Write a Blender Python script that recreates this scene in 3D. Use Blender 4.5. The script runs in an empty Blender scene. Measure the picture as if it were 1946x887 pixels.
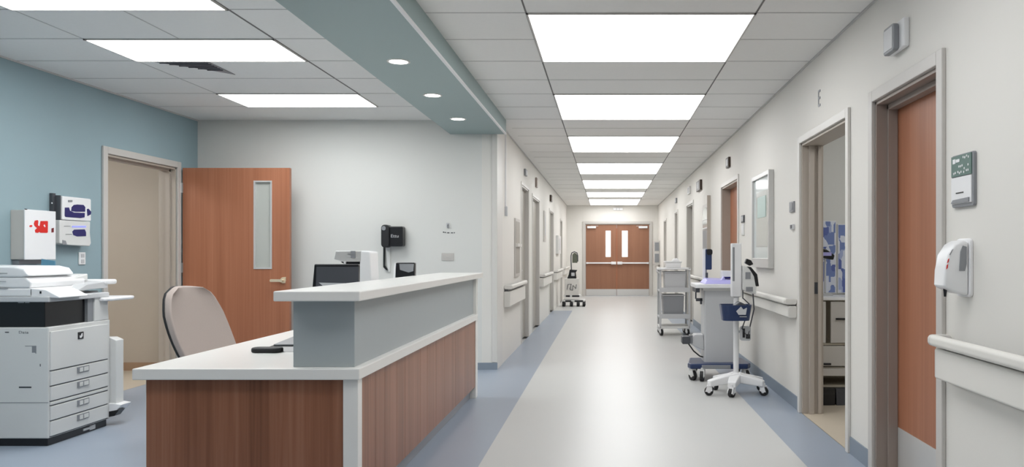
import bpy, bmesh, math, random
from mathutils import Vector, Matrix
random.seed(7)
C = bpy.context.scene.collection
sc = bpy.context.scene

# ------------------------------------------------------------ camera, world, exposure
F = 1500.0; VX, VY = 1153.0, 482.5; H = 1.24; CEIL = 2.675
cam = bpy.data.cameras.new('camera'); cam_o = bpy.data.objects.new('camera', cam); C.objects.link(cam_o)
cam.sensor_width = 36; cam.lens = F/1946*36
cam.shift_x = -(VX-973)/1946; cam.shift_y = (VY-443.5)/1946
cam.clip_start = 0.05; cam.clip_end = 100
cam_o.location = (0, 0, H); cam_o.rotation_euler = (math.pi/2, 0, 0)
sc.camera = cam_o
w = bpy.data.worlds.new('world'); sc.world = w; w.use_nodes = True
w.node_tree.nodes['Background'].inputs[0].default_value = (0.9, 0.95, 1, 1)
w.node_tree.nodes['Background'].inputs[1].default_value = 0.3
sc.view_settings.view_transform = 'Standard'; sc.view_settings.look = 'None'
sc.view_settings.gamma = 1; sc.view_settings.use_curve_mapping = False
sc.view_settings.exposure = 0.68
LIGHT_CORR = 2.8; LIGHT_OFF = 7.0; LIGHT_SPOT = 6.0

# ------------------------------------------------------------ helpers
def pY(px, py, Y): return Vector(((px-VX)*Y/F, Y, H-(py-VY)*Y/F))
def pX(px, py, X):
    Y = F*X/(px-VX); return Vector((X, Y, H-(py-VY)*Y/F))
def yat(px, X): return F*X/(px-VX)
def lin(c):
    c = c/255.0
    return c/12.92 if c <= 0.04045 else ((c+0.055)/1.055)**2.4
def rgb(r, g, b): return (lin(r), lin(g), lin(b), 1)

def mat(name, col, rough=0.5, metal=0, spec=0.5, noise=0.0, nscale=8, emis=None, estr=0, trans=0, bump=0, alpha=None):
    m = bpy.data.materials.new(name); m.use_nodes = True
    nt = m.node_tree; b = nt.nodes['Principled BSDF']
    b.inputs['Roughness'].default_value = rough; b.inputs['Metallic'].default_value = metal
    b.inputs['Specular IOR Level'].default_value = spec
    if trans: b.inputs['Transmission Weight'].default_value = trans
    if emis: b.inputs['Emission Color'].default_value = emis; b.inputs['Emission Strength'].default_value = estr
    tc = nt.nodes.new('ShaderNodeTexCoord'); n = nt.nodes.new('ShaderNodeTexNoise')
    n.inputs['Scale'].default_value = nscale; n.inputs['Detail'].default_value = 4
    nt.links.new(tc.outputs['Object'], n.inputs['Vector'])
    mx = nt.nodes.new('ShaderNodeMix'); mx.data_type = 'RGBA'
    k = 1-noise
    mx.inputs[6].default_value = (col[0]*k, col[1]*k, col[2]*k, 1); mx.inputs[7].default_value = (min(1,col[0]*(1+noise)), min(1,col[1]*(1+noise)), min(1,col[2]*(1+noise)), 1)
    nt.links.new(n.outputs['Fac'], mx.inputs[0]); nt.links.new(mx.outputs[2], b.inputs['Base Color'])
    if bump:
        bp = nt.nodes.new('ShaderNodeBump'); bp.inputs['Strength'].default_value = bump; bp.inputs['Distance'].default_value = 0.002
        nt.links.new(n.outputs['Fac'], bp.inputs['Height']); nt.links.new(bp.outputs['Normal'], b.inputs['Normal'])
    return m

def wood(name, c_dark, c_mid, c_light, rough=0.42, sc_=9.0):
    m = bpy.data.materials.new(name); m.use_nodes = True
    nt = m.node_tree; b = nt.nodes['Principled BSDF']; b.inputs['Roughness'].default_value = rough
    g = nt.nodes.new('ShaderNodeNewGeometry')
    def noise(scale, det, dist):
        mp = nt.nodes.new('ShaderNodeMapping'); mp.inputs['Scale'].default_value = scale
        nt.links.new(g.outputs['Position'], mp.inputs['Vector'])
        n = nt.nodes.new('ShaderNodeTexNoise'); n.inputs['Scale'].default_value = 1; n.inputs['Detail'].default_value = det; n.inputs['Distortion'].default_value = dist
        nt.links.new(mp.outputs[0], n.inputs['Vector']); return n
    n1 = noise((sc_, sc_, 0.25), 2, 0.2); n2 = noise((sc_*9, sc_*9, 0.9), 4, 0.4)
    r = nt.nodes.new('ShaderNodeValToRGB'); e = r.color_ramp.elements
    e[0].position = 0.30; e[0].color = c_dark; e[1].position = 0.72; e[1].color = c_light
    x = e.new(0.5); x.color = c_mid
    ma = nt.nodes.new('ShaderNodeMath'); ma.operation = 'MULTIPLY_ADD'; ma.inputs[1].default_value = 0.45
    mb_ = nt.nodes.new('ShaderNodeMath'); mb_.operation = 'MULTIPLY'; mb_.inputs[1].default_value = 0.55
    nt.links.new(n2.outputs['Fac'], ma.inputs[0]); nt.links.new(n1.outputs['Fac'], mb_.inputs[0]); nt.links.new(mb_.outputs[0], ma.inputs[2])
    nt.links.new(ma.outputs[0], r.inputs['Fac']); nt.links.new(r.outputs['Color'], b.inputs['Base Color'])
    return m

M = {}
M['wall'] = mat('warm white wall paint', rgb(226,223,217), 0.6, noise=0.012, nscale=2, bump=0.02)
M['backwall'] = mat('pale grey wall paint', rgb(219,219,215), 0.6, noise=0.012, nscale=2)
M['teal'] = mat('teal wall paint', rgb(146,168,175), 0.6, noise=0.02, nscale=2)
M['soffit'] = mat('teal soffit paint', rgb(150,169,169), 0.45, noise=0.02, nscale=2)
M['ceil'] = mat('ceiling tile', rgb(236,235,232), 0.9, noise=0.02, nscale=30)
M['grid'] = mat('ceiling seam', rgb(198,197,195), 0.8)
M['seam'] = mat('dark seam', rgb(120,118,116), 0.8)
M['vinyl'] = mat('pale vinyl floor', rgb(198,198,196), 0.34, noise=0.025, nscale=1.2, spec=0.5)
M['vinylblue'] = mat('blue grey vinyl floor', rgb(151,161,175), 0.32, noise=0.03, nscale=1.5, spec=0.5)
M['vinylbeige'] = mat('beige vinyl floor', rgb(196,184,166), 0.35, noise=0.03)
M['base'] = mat('blue grey baseboard', rgb(132,143,155), 0.45, noise=0.02)
M['basebrown'] = mat('brown baseboard', rgb(170,140,115), 0.5, noise=0.03)
M['beige'] = mat('beige wall paint', rgb(196,184,170), 0.6, noise=0.015)
M['casing'] = mat('light grey steel casing', rgb(198,194,189), 0.4, noise=0.015)
M['casingwhite'] = mat('white steel casing', rgb(216,213,208), 0.4, noise=0.01)
M['taupe'] = mat('taupe painted frame', rgb(152,139,131), 0.45, noise=0.02)
M['taupelight'] = mat('light taupe painted frame', rgb(178,168,157), 0.45, noise=0.02)
M['greyleaf'] = mat('warm grey door leaf', rgb(165,160,151), 0.45, noise=0.02)
M['oliveleaf'] = mat('olive grey door leaf', rgb(150,146,132), 0.45, noise=0.02)
M['wood'] = wood('orange brown wood veneer', rgb(146,91,63), rgb(163,105,76), rgb(176,119,90))
M['woodend'] = wood('russet wood veneer', rgb(138,94,70), rgb(146,101,76), rgb(154,108,82), 0.5, 5)
M['deskwood'] = wood('desk wood veneer', rgb(116,71,48), rgb(146,95,69), rgb(168,117,92), 0.36, 6)
M['solid'] = mat('white solid surface', rgb(232,230,226), 0.28, noise=0.015, nscale=5)
M['ledge'] = mat('grey laminate', rgb(166,173,175), 0.4, noise=0.015)
M['kick'] = mat('toe kick grey', rgb(150,152,158), 0.35, noise=0.02)
M['white'] = mat('white plastic', rgb(235,235,236), 0.32, noise=0.01)
M['offwhite'] = mat('off white plastic', rgb(218,218,216), 0.4, noise=0.01)
M['lgrey'] = mat('light grey plastic', rgb(196,197,199), 0.4, noise=0.015)
M['mgrey'] = mat('mid grey plastic', rgb(138,140,144), 0.4, noise=0.02)
M['dgrey'] = mat('dark grey plastic', rgb(72,74,80), 0.4, noise=0.02)
M['black'] = mat('black plastic', rgb(20,20,24), 0.3, noise=0.05)
M['rubber'] = mat('black rubber', rgb(24,24,26), 0.6, noise=0.05)
M['steel'] = mat('brushed steel', rgb(190,190,190), 0.35, metal=0.9, noise=0.03, nscale=30)
M['steelpaint'] = mat('satin steel', rgb(205,204,202), 0.3, metal=0.3, noise=0.02)
M['brass'] = mat('satin brass', rgb(236,220,190), 0.3, metal=0.5, noise=0.02)
M['red'] = mat('red print', rgb(214,32,24), 0.5, noise=0.03)
M['navy'] = mat('navy plastic', rgb(36,54,92), 0.3, noise=0.06)
M['navyprint'] = mat('navy print', rgb(28,26,98), 0.35, noise=0.05)
M['lilac'] = mat('lilac plastic sheet', rgb(176,172,226), 0.35, noise=0.04)
M['blueled'] = mat('blue indicator strip', rgb(130,135,250), 0.4, emis=rgb(110,115,255), estr=0.7)
M['fabric'] = mat('taupe grey fabric', rgb(168,155,148), 0.85, noise=0.03, nscale=120, bump=0.15)
M['green'] = mat('sage green sign', rgb(88,116,108), 0.45, noise=0.03)
M['paneglass'] = mat('frosted pane', rgb(180,182,176), 0.12, noise=0.04, nscale=3)
M['caseglass'] = mat('pale case glazing', rgb(205,212,210), 0.08, noise=0.03, nscale=2)
M['lightpane'] = mat('glowing backlit pane', rgb(240,240,240), 0.3, emis=(1,1,1,1), estr=1.1)  # pane glows by itself, standing in for light beyond the doors
M['lampcorr'] = mat('corridor light diffuser', rgb(250,250,250), 0.5, emis=(0.98,0.99,1,1), estr=LIGHT_CORR)
M['lampoff'] = mat('office light diffuser', rgb(250,250,250), 0.5, emis=(0.98,1,1,1), estr=LIGHT_OFF)
M['spot'] = mat('downlight lens', rgb(250,250,250), 0.5, emis=(1,0.98,0.95,1), estr=LIGHT_SPOT)
M['bluefolder'] = mat('blue card', rgb(90,140,165), 0.5, noise=0.03)
M['smoke'] = mat('smoked plastic', rgb(120,122,126), 0.2, noise=0.04)
M['mirror'] = mat('mirror', rgb(130,135,120), 0.1, metal=0.6, noise=0.2, nscale=9)
M['brownbox'] = mat('dark brown plastic', rgb(64,50,40), 0.4, noise=0.1)

def poster_mat():
    m = bpy.data.materials.new('blue and white print'); m.use_nodes = True
    nt = m.node_tree; b = nt.nodes['Principled BSDF']; b.inputs['Roughness'].default_value = 0.3
    g = nt.nodes.new('ShaderNodeNewGeometry'); v = nt.nodes.new('ShaderNodeTexVoronoi'); v.distance = 'CHEBYCHEV'
    mp = nt.nodes.new('ShaderNodeMapping'); mp.inputs['Scale'].default_value = (22, 1, 12)
    v.inputs['Scale'].default_value = 1.0
    nt.links.new(g.outputs['Position'], mp.inputs[0]); nt.links.new(mp.outputs[0], v.inputs['Vector'])
    s = nt.nodes.new('ShaderNodeSeparateColor'); nt.links.new(v.outputs['Color'], s.inputs[0])
    r = nt.nodes.new('ShaderNodeValToRGB'); r.color_ramp.interpolation = 'CONSTANT'; e = r.color_ramp.elements
    e[0].position = 0; e[0].color = rgb(120,138,190); e[1].position = 0.28; e[1].color = rgb(172,184,218)
    a = e.new(0.42); a.color = rgb(222,226,238); a = e.new(0.85); a.color = rgb(96,110,172)
    nt.links.new(s.outputs[0], r.inputs[0]); nt.links.new(r.outputs[0], b.inputs['Base Color'])
    return m
M['poster'] = poster_mat()

WORLD = {}
class MB:
    def __init__(s): s.v = []; s.f = []; s.m = []
    def add(s, vs, fs, m=0):
        n = len(s.v); s.v += [Vector(v) for v in vs]
        for f in fs: s.f.append([n+i for i in f]); s.m.append(m)
        return s
    def box(s, x0, x1, y0, y1, z0, z1, m=0):
        x0, x1 = min(x0,x1), max(x0,x1); y0, y1 = min(y0,y1), max(y0,y1); z0, z1 = min(z0,z1), max(z0,z1)
        return s.add([(x0,y0,z0),(x1,y0,z0),(x1,y1,z0),(x0,y1,z0),(x0,y0,z1),(x1,y0,z1),(x1,y1,z1),(x0,y1,z1)],
              [(0,3,2,1),(4,5,6,7),(0,1,5,4),(1,2,6,5),(2,3,7,6),(3,0,4,7)], m)
    def prism(s, pts, axis, a0, a1, m=0):
        # pts: 2d in the other two axes, in order (x: y,z) (y: x,z) (z: x,y)
        def P(p, a):
            if axis == 'x': return (a, p[0], p[1])
            if axis == 'y': return (p[0], a, p[1])
            return (p[0], p[1], a)
        n = len(pts); vs = [P(p, a0) for p in pts]+[P(p, a1) for p in pts]
        fs = [list(range(n))[::-1], list(range(n, 2*n))]+[(i, (i+1)%n, n+(i+1)%n, n+i) for i in range(n)]
        return s.add(vs, fs, m)
    def cone(s, p0, p1, r0, r1, n=16, m=0):
        p0, p1 = Vector(p0), Vector(p1); d = (p1-p0).normalized()
        u = d.orthogonal().normalized(); w_ = d.cross(u)
        vs = []
        for p, r in ((p0, r0), (p1, r1)):
            for i in range(n):
                a = 2*math.pi*i/n; vs.append(p+u*math.cos(a)*r+w_*math.sin(a)*r)
        fs = [list(range(n))[::-1], list(range(n, 2*n))]+[(i, (i+1)%n, n+(i+1)%n, n+i) for i in range(n)]
        return s.add(vs, fs, m)
    def cyl(s, p0, p1, r, n=16, m=0): return s.cone(p0, p1, r, r, n, m)
    def tube(s, pts, r, n=8, m=0):
        pts = [Vector(p) for p in pts]; vs = []; up = None
        for i, p in enumerate(pts):
            d = (pts[min(i+1, len(pts)-1)]-pts[max(i-1, 0)]).normalized()
            if up is None: up = d.orthogonal().normalized()
            u = (up-d*up.dot(d)).normalized(); up = u; w_ = d.cross(u)
            for k in range(n):
                a = 2*math.pi*k/n; vs.append(p+u*math.cos(a)*r+w_*math.sin(a)*r)
        fs = []
        for i in range(len(pts)-1):
            for k in range(n): fs.append((i*n+k, i*n+(k+1)%n, (i+1)*n+(k+1)%n, (i+1)*n+k))
        fs += [list(range(n))[::-1], list(range((len(pts)-1)*n, len(pts)*n))]
        return s.add(vs, fs, m)
    def lathe(s, prof, c, n=24, m=0, caps=True):
        vs = []
        for r, z in prof:
            for i in range(n):
                a = 2*math.pi*i/n; vs.append((c[0]+r*math.cos(a), c[1]+r*math.sin(a), c[2]+z))
        fs = [list(range(n))[::-1], list(range((len(prof)-1)*n, len(prof)*n))] if caps else []
        for j in range(len(prof)-1):
            for i in range(n): fs.append((j*n+i, j*n+(i+1)%n, (j+1)*n+(i+1)%n, (j+1)*n+i))
        return s.add(vs, fs, m)
    def rot(s, ang, c, axis='Z', start=0):
        R = Matrix.Rotation(ang, 3, axis); c = Vector(c)
        for i in range(start, len(s.v)): s.v[i] = R @ (s.v[i]-c)+c
        return s
    def build(s, name, mats, parent=None, bevel=0, smooth=False, seg=2, subd=0):
        if not isinstance(mats, (list, tuple)): mats = [mats]
        lo = Vector([min(v[i] for v in s.v) for i in range(3)]); hi = Vector([max(v[i] for v in s.v) for i in range(3)])
        c = Vector(((lo.x+hi.x)/2, (lo.y+hi.y)/2, lo.z))
        me = bpy.data.meshes.new(name); me.from_pydata([v-c for v in s.v], [], s.f)
        for x in mats: me.materials.append(x)
        for p, k in zip(me.polygons, s.m): p.material_index = k; p.use_smooth = smooth
        bm = bmesh.new(); bm.from_mesh(me); bmesh.ops.recalc_face_normals(bm, faces=bm.faces); bm.to_mesh(me); bm.free()
        o = bpy.data.objects.new(name, me); C.objects.link(o)
        if parent: o.parent = parent; o.location = c-WORLD[parent.name]
        else: o.location = c
        WORLD[o.name] = c
        if bevel:
            b = o.modifiers.new('bevel', 'BEVEL'); b.width = bevel; b.segments = seg; b.limit_method = 'ANGLE'; b.angle_limit = math.radians(40)
        if subd:
            b = o.modifiers.new('sub', 'SUBSURF'); b.levels = subd; b.render_levels = subd
        return o

def rrect(a0, a1, b0, b1, r, n=5):
    pts = []
    for cx, cy, s0 in ((a1-r, b1-r, 0), (a0+r, b1-r, 90), (a0+r, b0+r, 180), (a1-r, b0+r, 270)):
        for k in range(n+1):
            a = math.radians(s0+90*k/n); pts.append((cx+r*math.cos(a), cy+r*math.sin(a)))
    return pts

def tag(o, label, cat, group=None):
    o['label'] = label; o['category'] = cat
    if group: o['group'] = group
    return o
def thing(name, label, cat, loc, group=None):
    o = bpy.data.objects.new(name, None); C.objects.link(o); o.location = loc; o.empty_display_size = 0.1
    WORLD[o.name] = Vector(loc); return tag(o, label, cat, group)
def struct_e(name, loc):
    o = bpy.data.objects.new(name, None); C.objects.link(o); o.location = loc; WORLD[o.name] = Vector(loc); o['kind'] = 'structure'; o.empty_display_size = 0.1
    return o
def struct(name, mb, m, **k):
    o = mb.build(name, m, **k); o['kind'] = 'structure'; return o
def lab(o, l): o['label'] = l; return o

def text(name, s, size, loc, rot, m, parent, depth=0.0008, sx=1):
    cu = bpy.data.curves.new(name, 'FONT'); cu.body = s; cu.size = size; cu.extrude = depth; cu.align_x = 'CENTER'; cu.align_y = 'CENTER'
    t = bpy.data.objects.new(name+'_tmp', cu); C.objects.link(t)
    dg = bpy.context.evaluated_depsgraph_get(); dg.update()
    me = bpy.data.meshes.new_from_object(t.evaluated_get(dg)); bpy.data.objects.remove(t)
    me.materials.clear(); me.materials.append(m)
    o = bpy.data.objects.new(name, me); C.objects.link(o); o.parent = parent
    o.location = Vector(loc)-WORLD[parent.name]; o.rotation_euler = rot; o.scale = (sx, 1, 1); WORLD[o.name] = Vector(loc)
    return o
ROT_PX = (math.pi/2, 0, math.pi/2)     # on a face looking along +x
ROT_NX = (math.pi/2, 0, -math.pi/2)    # on a face looking along -x
ROT_NY = (math.pi/2, 0, 0)             # on a face looking along -y

# ------------------------------------------------------------ the room
XR, XL, XT = 1.52, -1.18, -4.39; YB, YE, Y0 = 8.47, 23.3, -3.0
YBLUE = 17.3
fl = MB()
def quad(mb, x0, x1, y0, y1, z, m): mb.add([(x0,y0,z),(x1,y0,z),(x1,y1,z),(x0,y1,z)], [(0,1,2,3)], m)
quad(fl, XT, -0.75, Y0, YB, 0, 1); quad(fl, XL, -0.75, YB, YBLUE, 0, 1); quad(fl, -0.75, 1.17, Y0, YBLUE, 0, 0)
quad(fl, 1.17, XR, Y0, YBLUE, 0, 1); quad(fl, XL, XR, YBLUE, YE, 0, 0)
fl.box(XT-.3, XR+.3, Y0-.2, YE+.3, -.12, -.03, 0)
fo = struct('floor', fl, [M['vinyl'], M['vinylblue']])
fl2 = MB(); fl2.box(XR+.005, 3.6, 4.0, 7.0, -.02, 0.0); struct('floor_side_room', fl2, M['vinylbeige'])
fl3 = MB(); fl3.box(-7.5, XT-.005, 5.5, 8.9, -.02, 0.0); struct('floor_side_hall', fl3, M['vinylbeige'])

def wall_y(name, X, out, y0, y1, ops, m, thick=0.16, zt=CEIL+.1):
    """wall along y, room face at X, body on the 'out' side, openings (ya, yb, ztop, zbot)"""
    mb = MB(); xa, xb = X, X+out*thick; cur = y0
    for ya, yb, zt_, zb in sorted(ops):
        mb.box(xa, xb, cur, ya, 0, zt); mb.box(xa, xb, ya, yb, zt_, zt)
        if zb > 0: mb.box(xa, xb, ya, yb, 0, zb)
        cur = yb
    mb.box(xa, xb, cur, y1, 0, zt)
    return struct(name, mb, m)
RD = [(3.60,4.47,2.10), (4.97,6.16,2.10), (9.12,10.42,2.11), (13.85,14.9,2.14), (16.85,17.5,2.14), (20.05,20.85,2.1)]
LD = [(10.9,11.88,2.2), (12.5,13.75,2.16), (16.2,17.4,2.14), (20.0,20.8,2.1)]
wall_y('wall_right', XR, 1, Y0, YE, [(a,b,t,0) for a,b,t in RD], M['wall'])
wall_y('wall_left', XL, -1, YB, YE, [(a,b,t,0) for a,b,t in LD], M['wall'], thick=0.16)
wall_y('wall_teal', XT, -1, Y0, YB+.15, [(6.92,8.05,2.12,0)], M['teal'])
b = MB(); b.box(XT, XL-.16, YB, YB+.15, 0, CEIL+.1)
struct('wall_back', b, M['backwall'])
# end wall with double-door opening
DX0, DX1, DZ = -.637, 1.273, 2.13
b = MB(); b.box(XL-.1, DX0, YE, YE+.2, 0, CEIL+.1); b.box(DX1, XR+.1, YE, YE+.2, 0, CEIL+.1); b.box(DX0, DX1, YE, YE+.2, DZ, CEIL+.1)
struct('wall_end', b, M['wall'])
b = MB(); b.box(XT-.1, XR+.1, Y0-.2, Y0, 0, CEIL+.1); struct('wall_front', b, M['wall'])
b = MB(); b.box(XT-.2, XR+.2, Y0-.2, YE+.2, CEIL, CEIL+.08); struct('ceiling', b, M['ceil'])
# side room behind open doorway B
b = MB(); b.box(XR+.16, 3.6, 6.9, 7.0, 0, 2.7); b.box(3.6, 3.7, 4.0, 7.0, 0, 2.7); b.box(XR+.16, 3.6, 3.9, 4.0, 0, 2.7); b.box(XR+.16, 3.7, 3.9, 7.0, 2.6, 2.7)
struct('wall_side_room', b, M['backwall'])
# hall behind the teal wall
b = MB(); b.box(-7.5, XT-.16, 8.42, 8.6, 0, 2.7); b.box(-7.6, -7.5, 5.5, 8.6, 0, 2.7); b.box(-7.6, XT-.16, 5.4, 5.5, 0, 2.7); b.box(-7.6, XT-.16, 5.4, 8.6, 2.62, 2.7)
struct('wall_side_hall', b, M['beige'])
b = MB(); b.box(-7.5, XT-.16, 8.405, 8.42, 0, .085); struct('baseboard_side_hall', b, M['basebrown'])
# baseboards
b = MB()
prev = Y0
for a, c, t in RD:
    b.box(XR-.008, XR, prev, a-.06, 0, .105); prev = c+.06
b.box(XR-.008, XR, prev, YE, 0, .105); struct('baseboard_right', b, M['base'])
b = MB(); b.box(XT, XL+.008, YB-.008, YB, 0, .075); struct('baseboard_back', b, M['base'])
b = MB(); b.box(XT, XT+.008, Y0, 6.84, 0, .09); b.box(XT, XT+.008, 8.13, YB-.01, 0, .09); struct('baseboard_teal', b, M['base'])
# soffit
SX0, SX1, SZ = -1.68, -1.08, 2.525
b = MB(); b.box(SX0, SX1, Y0, YB, SZ, CEIL); struct('trim_1', b, M['soffit'])
b = MB(); b.box(SX1-.012, SX1+.006, Y0, YB-.005, SZ-.008, SZ+.008); struct('trim_2', b, M['white'])
# corner guard on the corner of the left corridor wall
b = MB(); b.box(XL-.004, XL+.006, YB-.006, YB+.42, .0, CEIL-.15); b.box(XL-.05, XL+.006, YB-.012, YB, .08, SZ); struct('trim_3', b, M['casingwhite'], bevel=.002)

# ceiling seams
b = MB(); zc = CEIL-.0025
rowsC = [y for y in (2.3,2.9,3.5,4.1,4.695,5.28,5.873,6.5,7.07,7.7,8.39,9.0,9.59,10.3,11.07,11.7,12.4,13.3,14.1,14.7,15.3,16.3,17.2,18.2,19.8,20.6)]
for y in rowsC:
    for xa, xb in ((SX1,-.48),(-.48,.89),(.89,XR)):
        b.box(xa, xb, y-.004, y+.004, zc, CEIL, 0)
for x in (-.48, .89): b.box(x-.005, x+.005, Y0, YE, zc, CEIL, 1)
rowsO = [1.6,2.2,2.8,3.42,4.03,4.63,5.26,5.86,6.45,7.05,7.67]
for y in rowsO: b.box(XT, SX0, y-.004, y+.004, zc, CEIL, 0)
b.box(-3.494,-3.486,Y0,6.5,zc,CEIL,0); b.box(-3.494,-3.486,6.5,7.67,zc,CEIL,0); b.box(-2.226,-2.214,Y0,7.1,zc,CEIL,1); b.box(-2.854,-2.846,Y0,5.26,zc,CEIL,0)
b.box(XR-.012, XR, Y0, YE, CEIL-.012, CEIL, 0); b.box(XL, XL+.012, YB, YE, CEIL-.012, CEIL, 0); b.box(XT, XT+.012, Y0, YB, CEIL-.012, CEIL, 0)
struct('trim_4', b, [M['grid'], M['seam']])

# ------------------------------------------------------------ ceiling lights
def panel(x0, x1, y0, y1, m, label, group):
    t = thing('ceiling_light', label, 'light', ((x0+x1)/2, (y0+y1)/2, CEIL), group)
    f = MB(); e = .012
    f.box(x0, x1, y0, y0+e, CEIL-.01, CEIL); f.box(x0, x1, y1-e, y1, CEIL-.01, CEIL); f.box(x0, x0+e, y0, y1, CEIL-.01, CEIL); f.box(x1-e, x1, y0, y1, CEIL-.01, CEIL)
    f.build('frame', M['casing'], t)
    d = MB(); d.box(x0+e, x1-e, y0+e, y1-e, CEIL-.007, CEIL-.001); d.build('diffuser', m, t)
corr = [(4.695,5.873),(7.07,8.39),(9.59,11.07),(12.4,14.1),(15.3,17.2),(18.2,19.8),(20.6,23.0)]
words = ['nearest and largest bright corridor ceiling panel, over the pale floor', 'second corridor ceiling panel from the front, wide and glowing white', 'third corridor ceiling panel from the front, glowing white',
  'fourth corridor ceiling panel from the front, middle of the row of seven', 'fifth corridor ceiling panel, thin in the view', 'sixth corridor ceiling panel, last but one before the double doors', 'seventh and farthest corridor ceiling panel, nearest the wooden double doors']
for (a, c), wd in zip(corr, words): panel(-.48, .89, a, c, M['lampcorr'], wd, 'corridor ceiling panels')
for a, c in ((2.3,3.5),(-.1,1.1)): panel(-.48, .89, a, c, M['lampcorr'], 'corridor ceiling panel outside the view, behind the photographer', 'corridor ceiling panels')
for (a, c), wd in zip([(4.03,4.63),(5.26,5.86),(7.05,7.67)], ['office ceiling panel cut by the top left edge of the photo', 'middle office ceiling panel with the dark vent beside it', 'farthest office ceiling panel, nearest the pale back wall']):
    panel(-3.49, -2.22, a, c, M['lampoff'], wd, 'office ceiling panels')
for a in (2.2,): panel(-3.49, -2.22, a, a+.6, M['lampoff'], 'office ceiling panel outside the view, near the photographer', 'office ceiling panels')
t = thing('ceiling_light', 'white ceiling panel inside the side room, out of view', 'light', (2.6,5.4,2.6))
d = MB(); d.box(2.2,3.0,4.9,6.0,2.585,2.6); d.build('diffuser', M['lampcorr'], t)
t = thing('ceiling_light', 'white ceiling panel inside the beige hall, out of view', 'light', (-5.7,7,2.62))
d = MB(); d.box(-6.1,-5.2,6.3,7.3,2.60,2.62); d.build('diffuser', M['lampoff'], t)
for y, x, wd in ((5.27,-1.39,'nearest and largest of the small round downlights in the teal soffit'),(6.39,-1.41,'middle of the small round downlights in the teal soffit'),(7.51,-1.415,'farthest of the small round downlights in the teal soffit')):
    t = thing('downlight', wd, 'light', (x, y, SZ), 'soffit downlights')
    r = MB(); r.lathe([(.062,-.004),(.075,-.004),(.078,0),(.062,0)], (x,y,SZ), 28, 0, False); r.build('trim_ring', M['casingwhite'], t)
    d = MB(); d.lathe([(.001,-.003),(.062,-.003),(.062,0),(.001,0)], (x,y,SZ), 28); d.build('lens', M['spot'], t)
# ceiling vent
t = thing('ceiling_vent', 'dark grey three-sided ceiling vent beside the middle office panel', 'vent', (-3.1,6.05,CEIL))
tri = [(-3.37,5.885),(-2.97,5.885),(-2.965,6.30),(-3.10,6.13)]
d = MB(); d.prism(tri, 'z', CEIL-.006, CEIL-.002); d.build('backing', M['mgrey'], t)
d = MB()
for i in range(6):
    y = 5.90+i*.045; xl = -3.36+(y-5.885)*1.08; d.box(xl, -2.98, y, y+.006, CEIL-.012, CEIL-.006)
d.build('slat', M['dgrey'], t)
# ------------------------------------------------------------ doors
def casing_y(mb, X, out, ya, yb, zt, w=.055, th=.018, m=0):
    """flat casing on a wall at X; protrudes to the room (-out)"""
    xa = X-out*th
    mb.box(xa, X, ya-w, ya, 0, zt+w, m); mb.box(xa, X, yb, yb+w, 0, zt+w, m); mb.box(xa, X, ya, yb, zt, zt+w, m)
def jamb_y(mb, X, out, ya, yb, zt, depth=.16, th=.02, m=0):
    mb.box(X, X+out*depth, ya, ya+th, 0, zt, m); mb.box(X, X+out*depth, yb-th, yb, 0, zt, m); mb.box(X, X+out*depth, ya, yb, zt-th, zt, m)
dn = 0
# right wall door A (nearest)
d0 = struct_e('door_1', (XR, 4.03, 0))
m_ = MB(); casing_y(m_, XR, 1, 3.60, 4.47, 2.10, .065, .02); m_.build('casing', M['casing'], d0, bevel=.004)
m_ = MB(); jamb_y(m_, XR, 1, 3.60, 4.47, 2.10, .15, .02); lab(m_.build('jamb', M['taupe'], d0, bevel=.002), 'taupe jamb')
m_ = MB(); m_.box(XR+.06, XR+.115, 4.43, 4.45, 0, 2.08); m_.box(XR+.06, XR+.115, 3.62, 3.64, 0, 2.08); m_.box(XR+.06, XR+.115, 3.62, 4.45, 2.05, 2.08); m_.build('door_stop', M['taupe'], d0, bevel=.003)
m_ = MB(); m_.box(XR+.116, XR+.16, 3.62, 4.45, .008, 2.078); lf = m_.build('door_leaf', M['wood'], d0, bevel=.002)
m_ = MB(); m_.box(XR+.112, XR+.117, 3.645, 4.425, .01, .27); lab(m_.build('kick_plate', M['steelpaint'], lf), 'grey metal kick plate')
# door B (open doorway)
d0 = struct_e('door_2', (XR, 5.56, 0))
m_ = MB(); casing_y(m_, XR, 1, 4.97, 6.16, 2.10, .055, .02); m_.build('casing', M['casingwhite'], d0, bevel=.004)
m_ = MB(); jamb_y(m_, XR, 1, 4.97, 6.16, 2.10, .165, .02); m_.build('jamb', M['taupelight'], d0, bevel=.002)
m_ = MB(); m_.box(XR+.05, XR+.09, 6.115, 6.14, 0, 2.08); m_.box(XR+.12, XR+.15, 6.125, 6.14, 0, 2.08); m_.build('door_stop', M['taupelight'], d0, bevel=.003)
m_ = MB(); m_.box(XR+.095, XR+.12, 6.134, 6.142, .93, 1.02); m_.build('strike_plate', M['dgrey'], d0)
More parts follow.
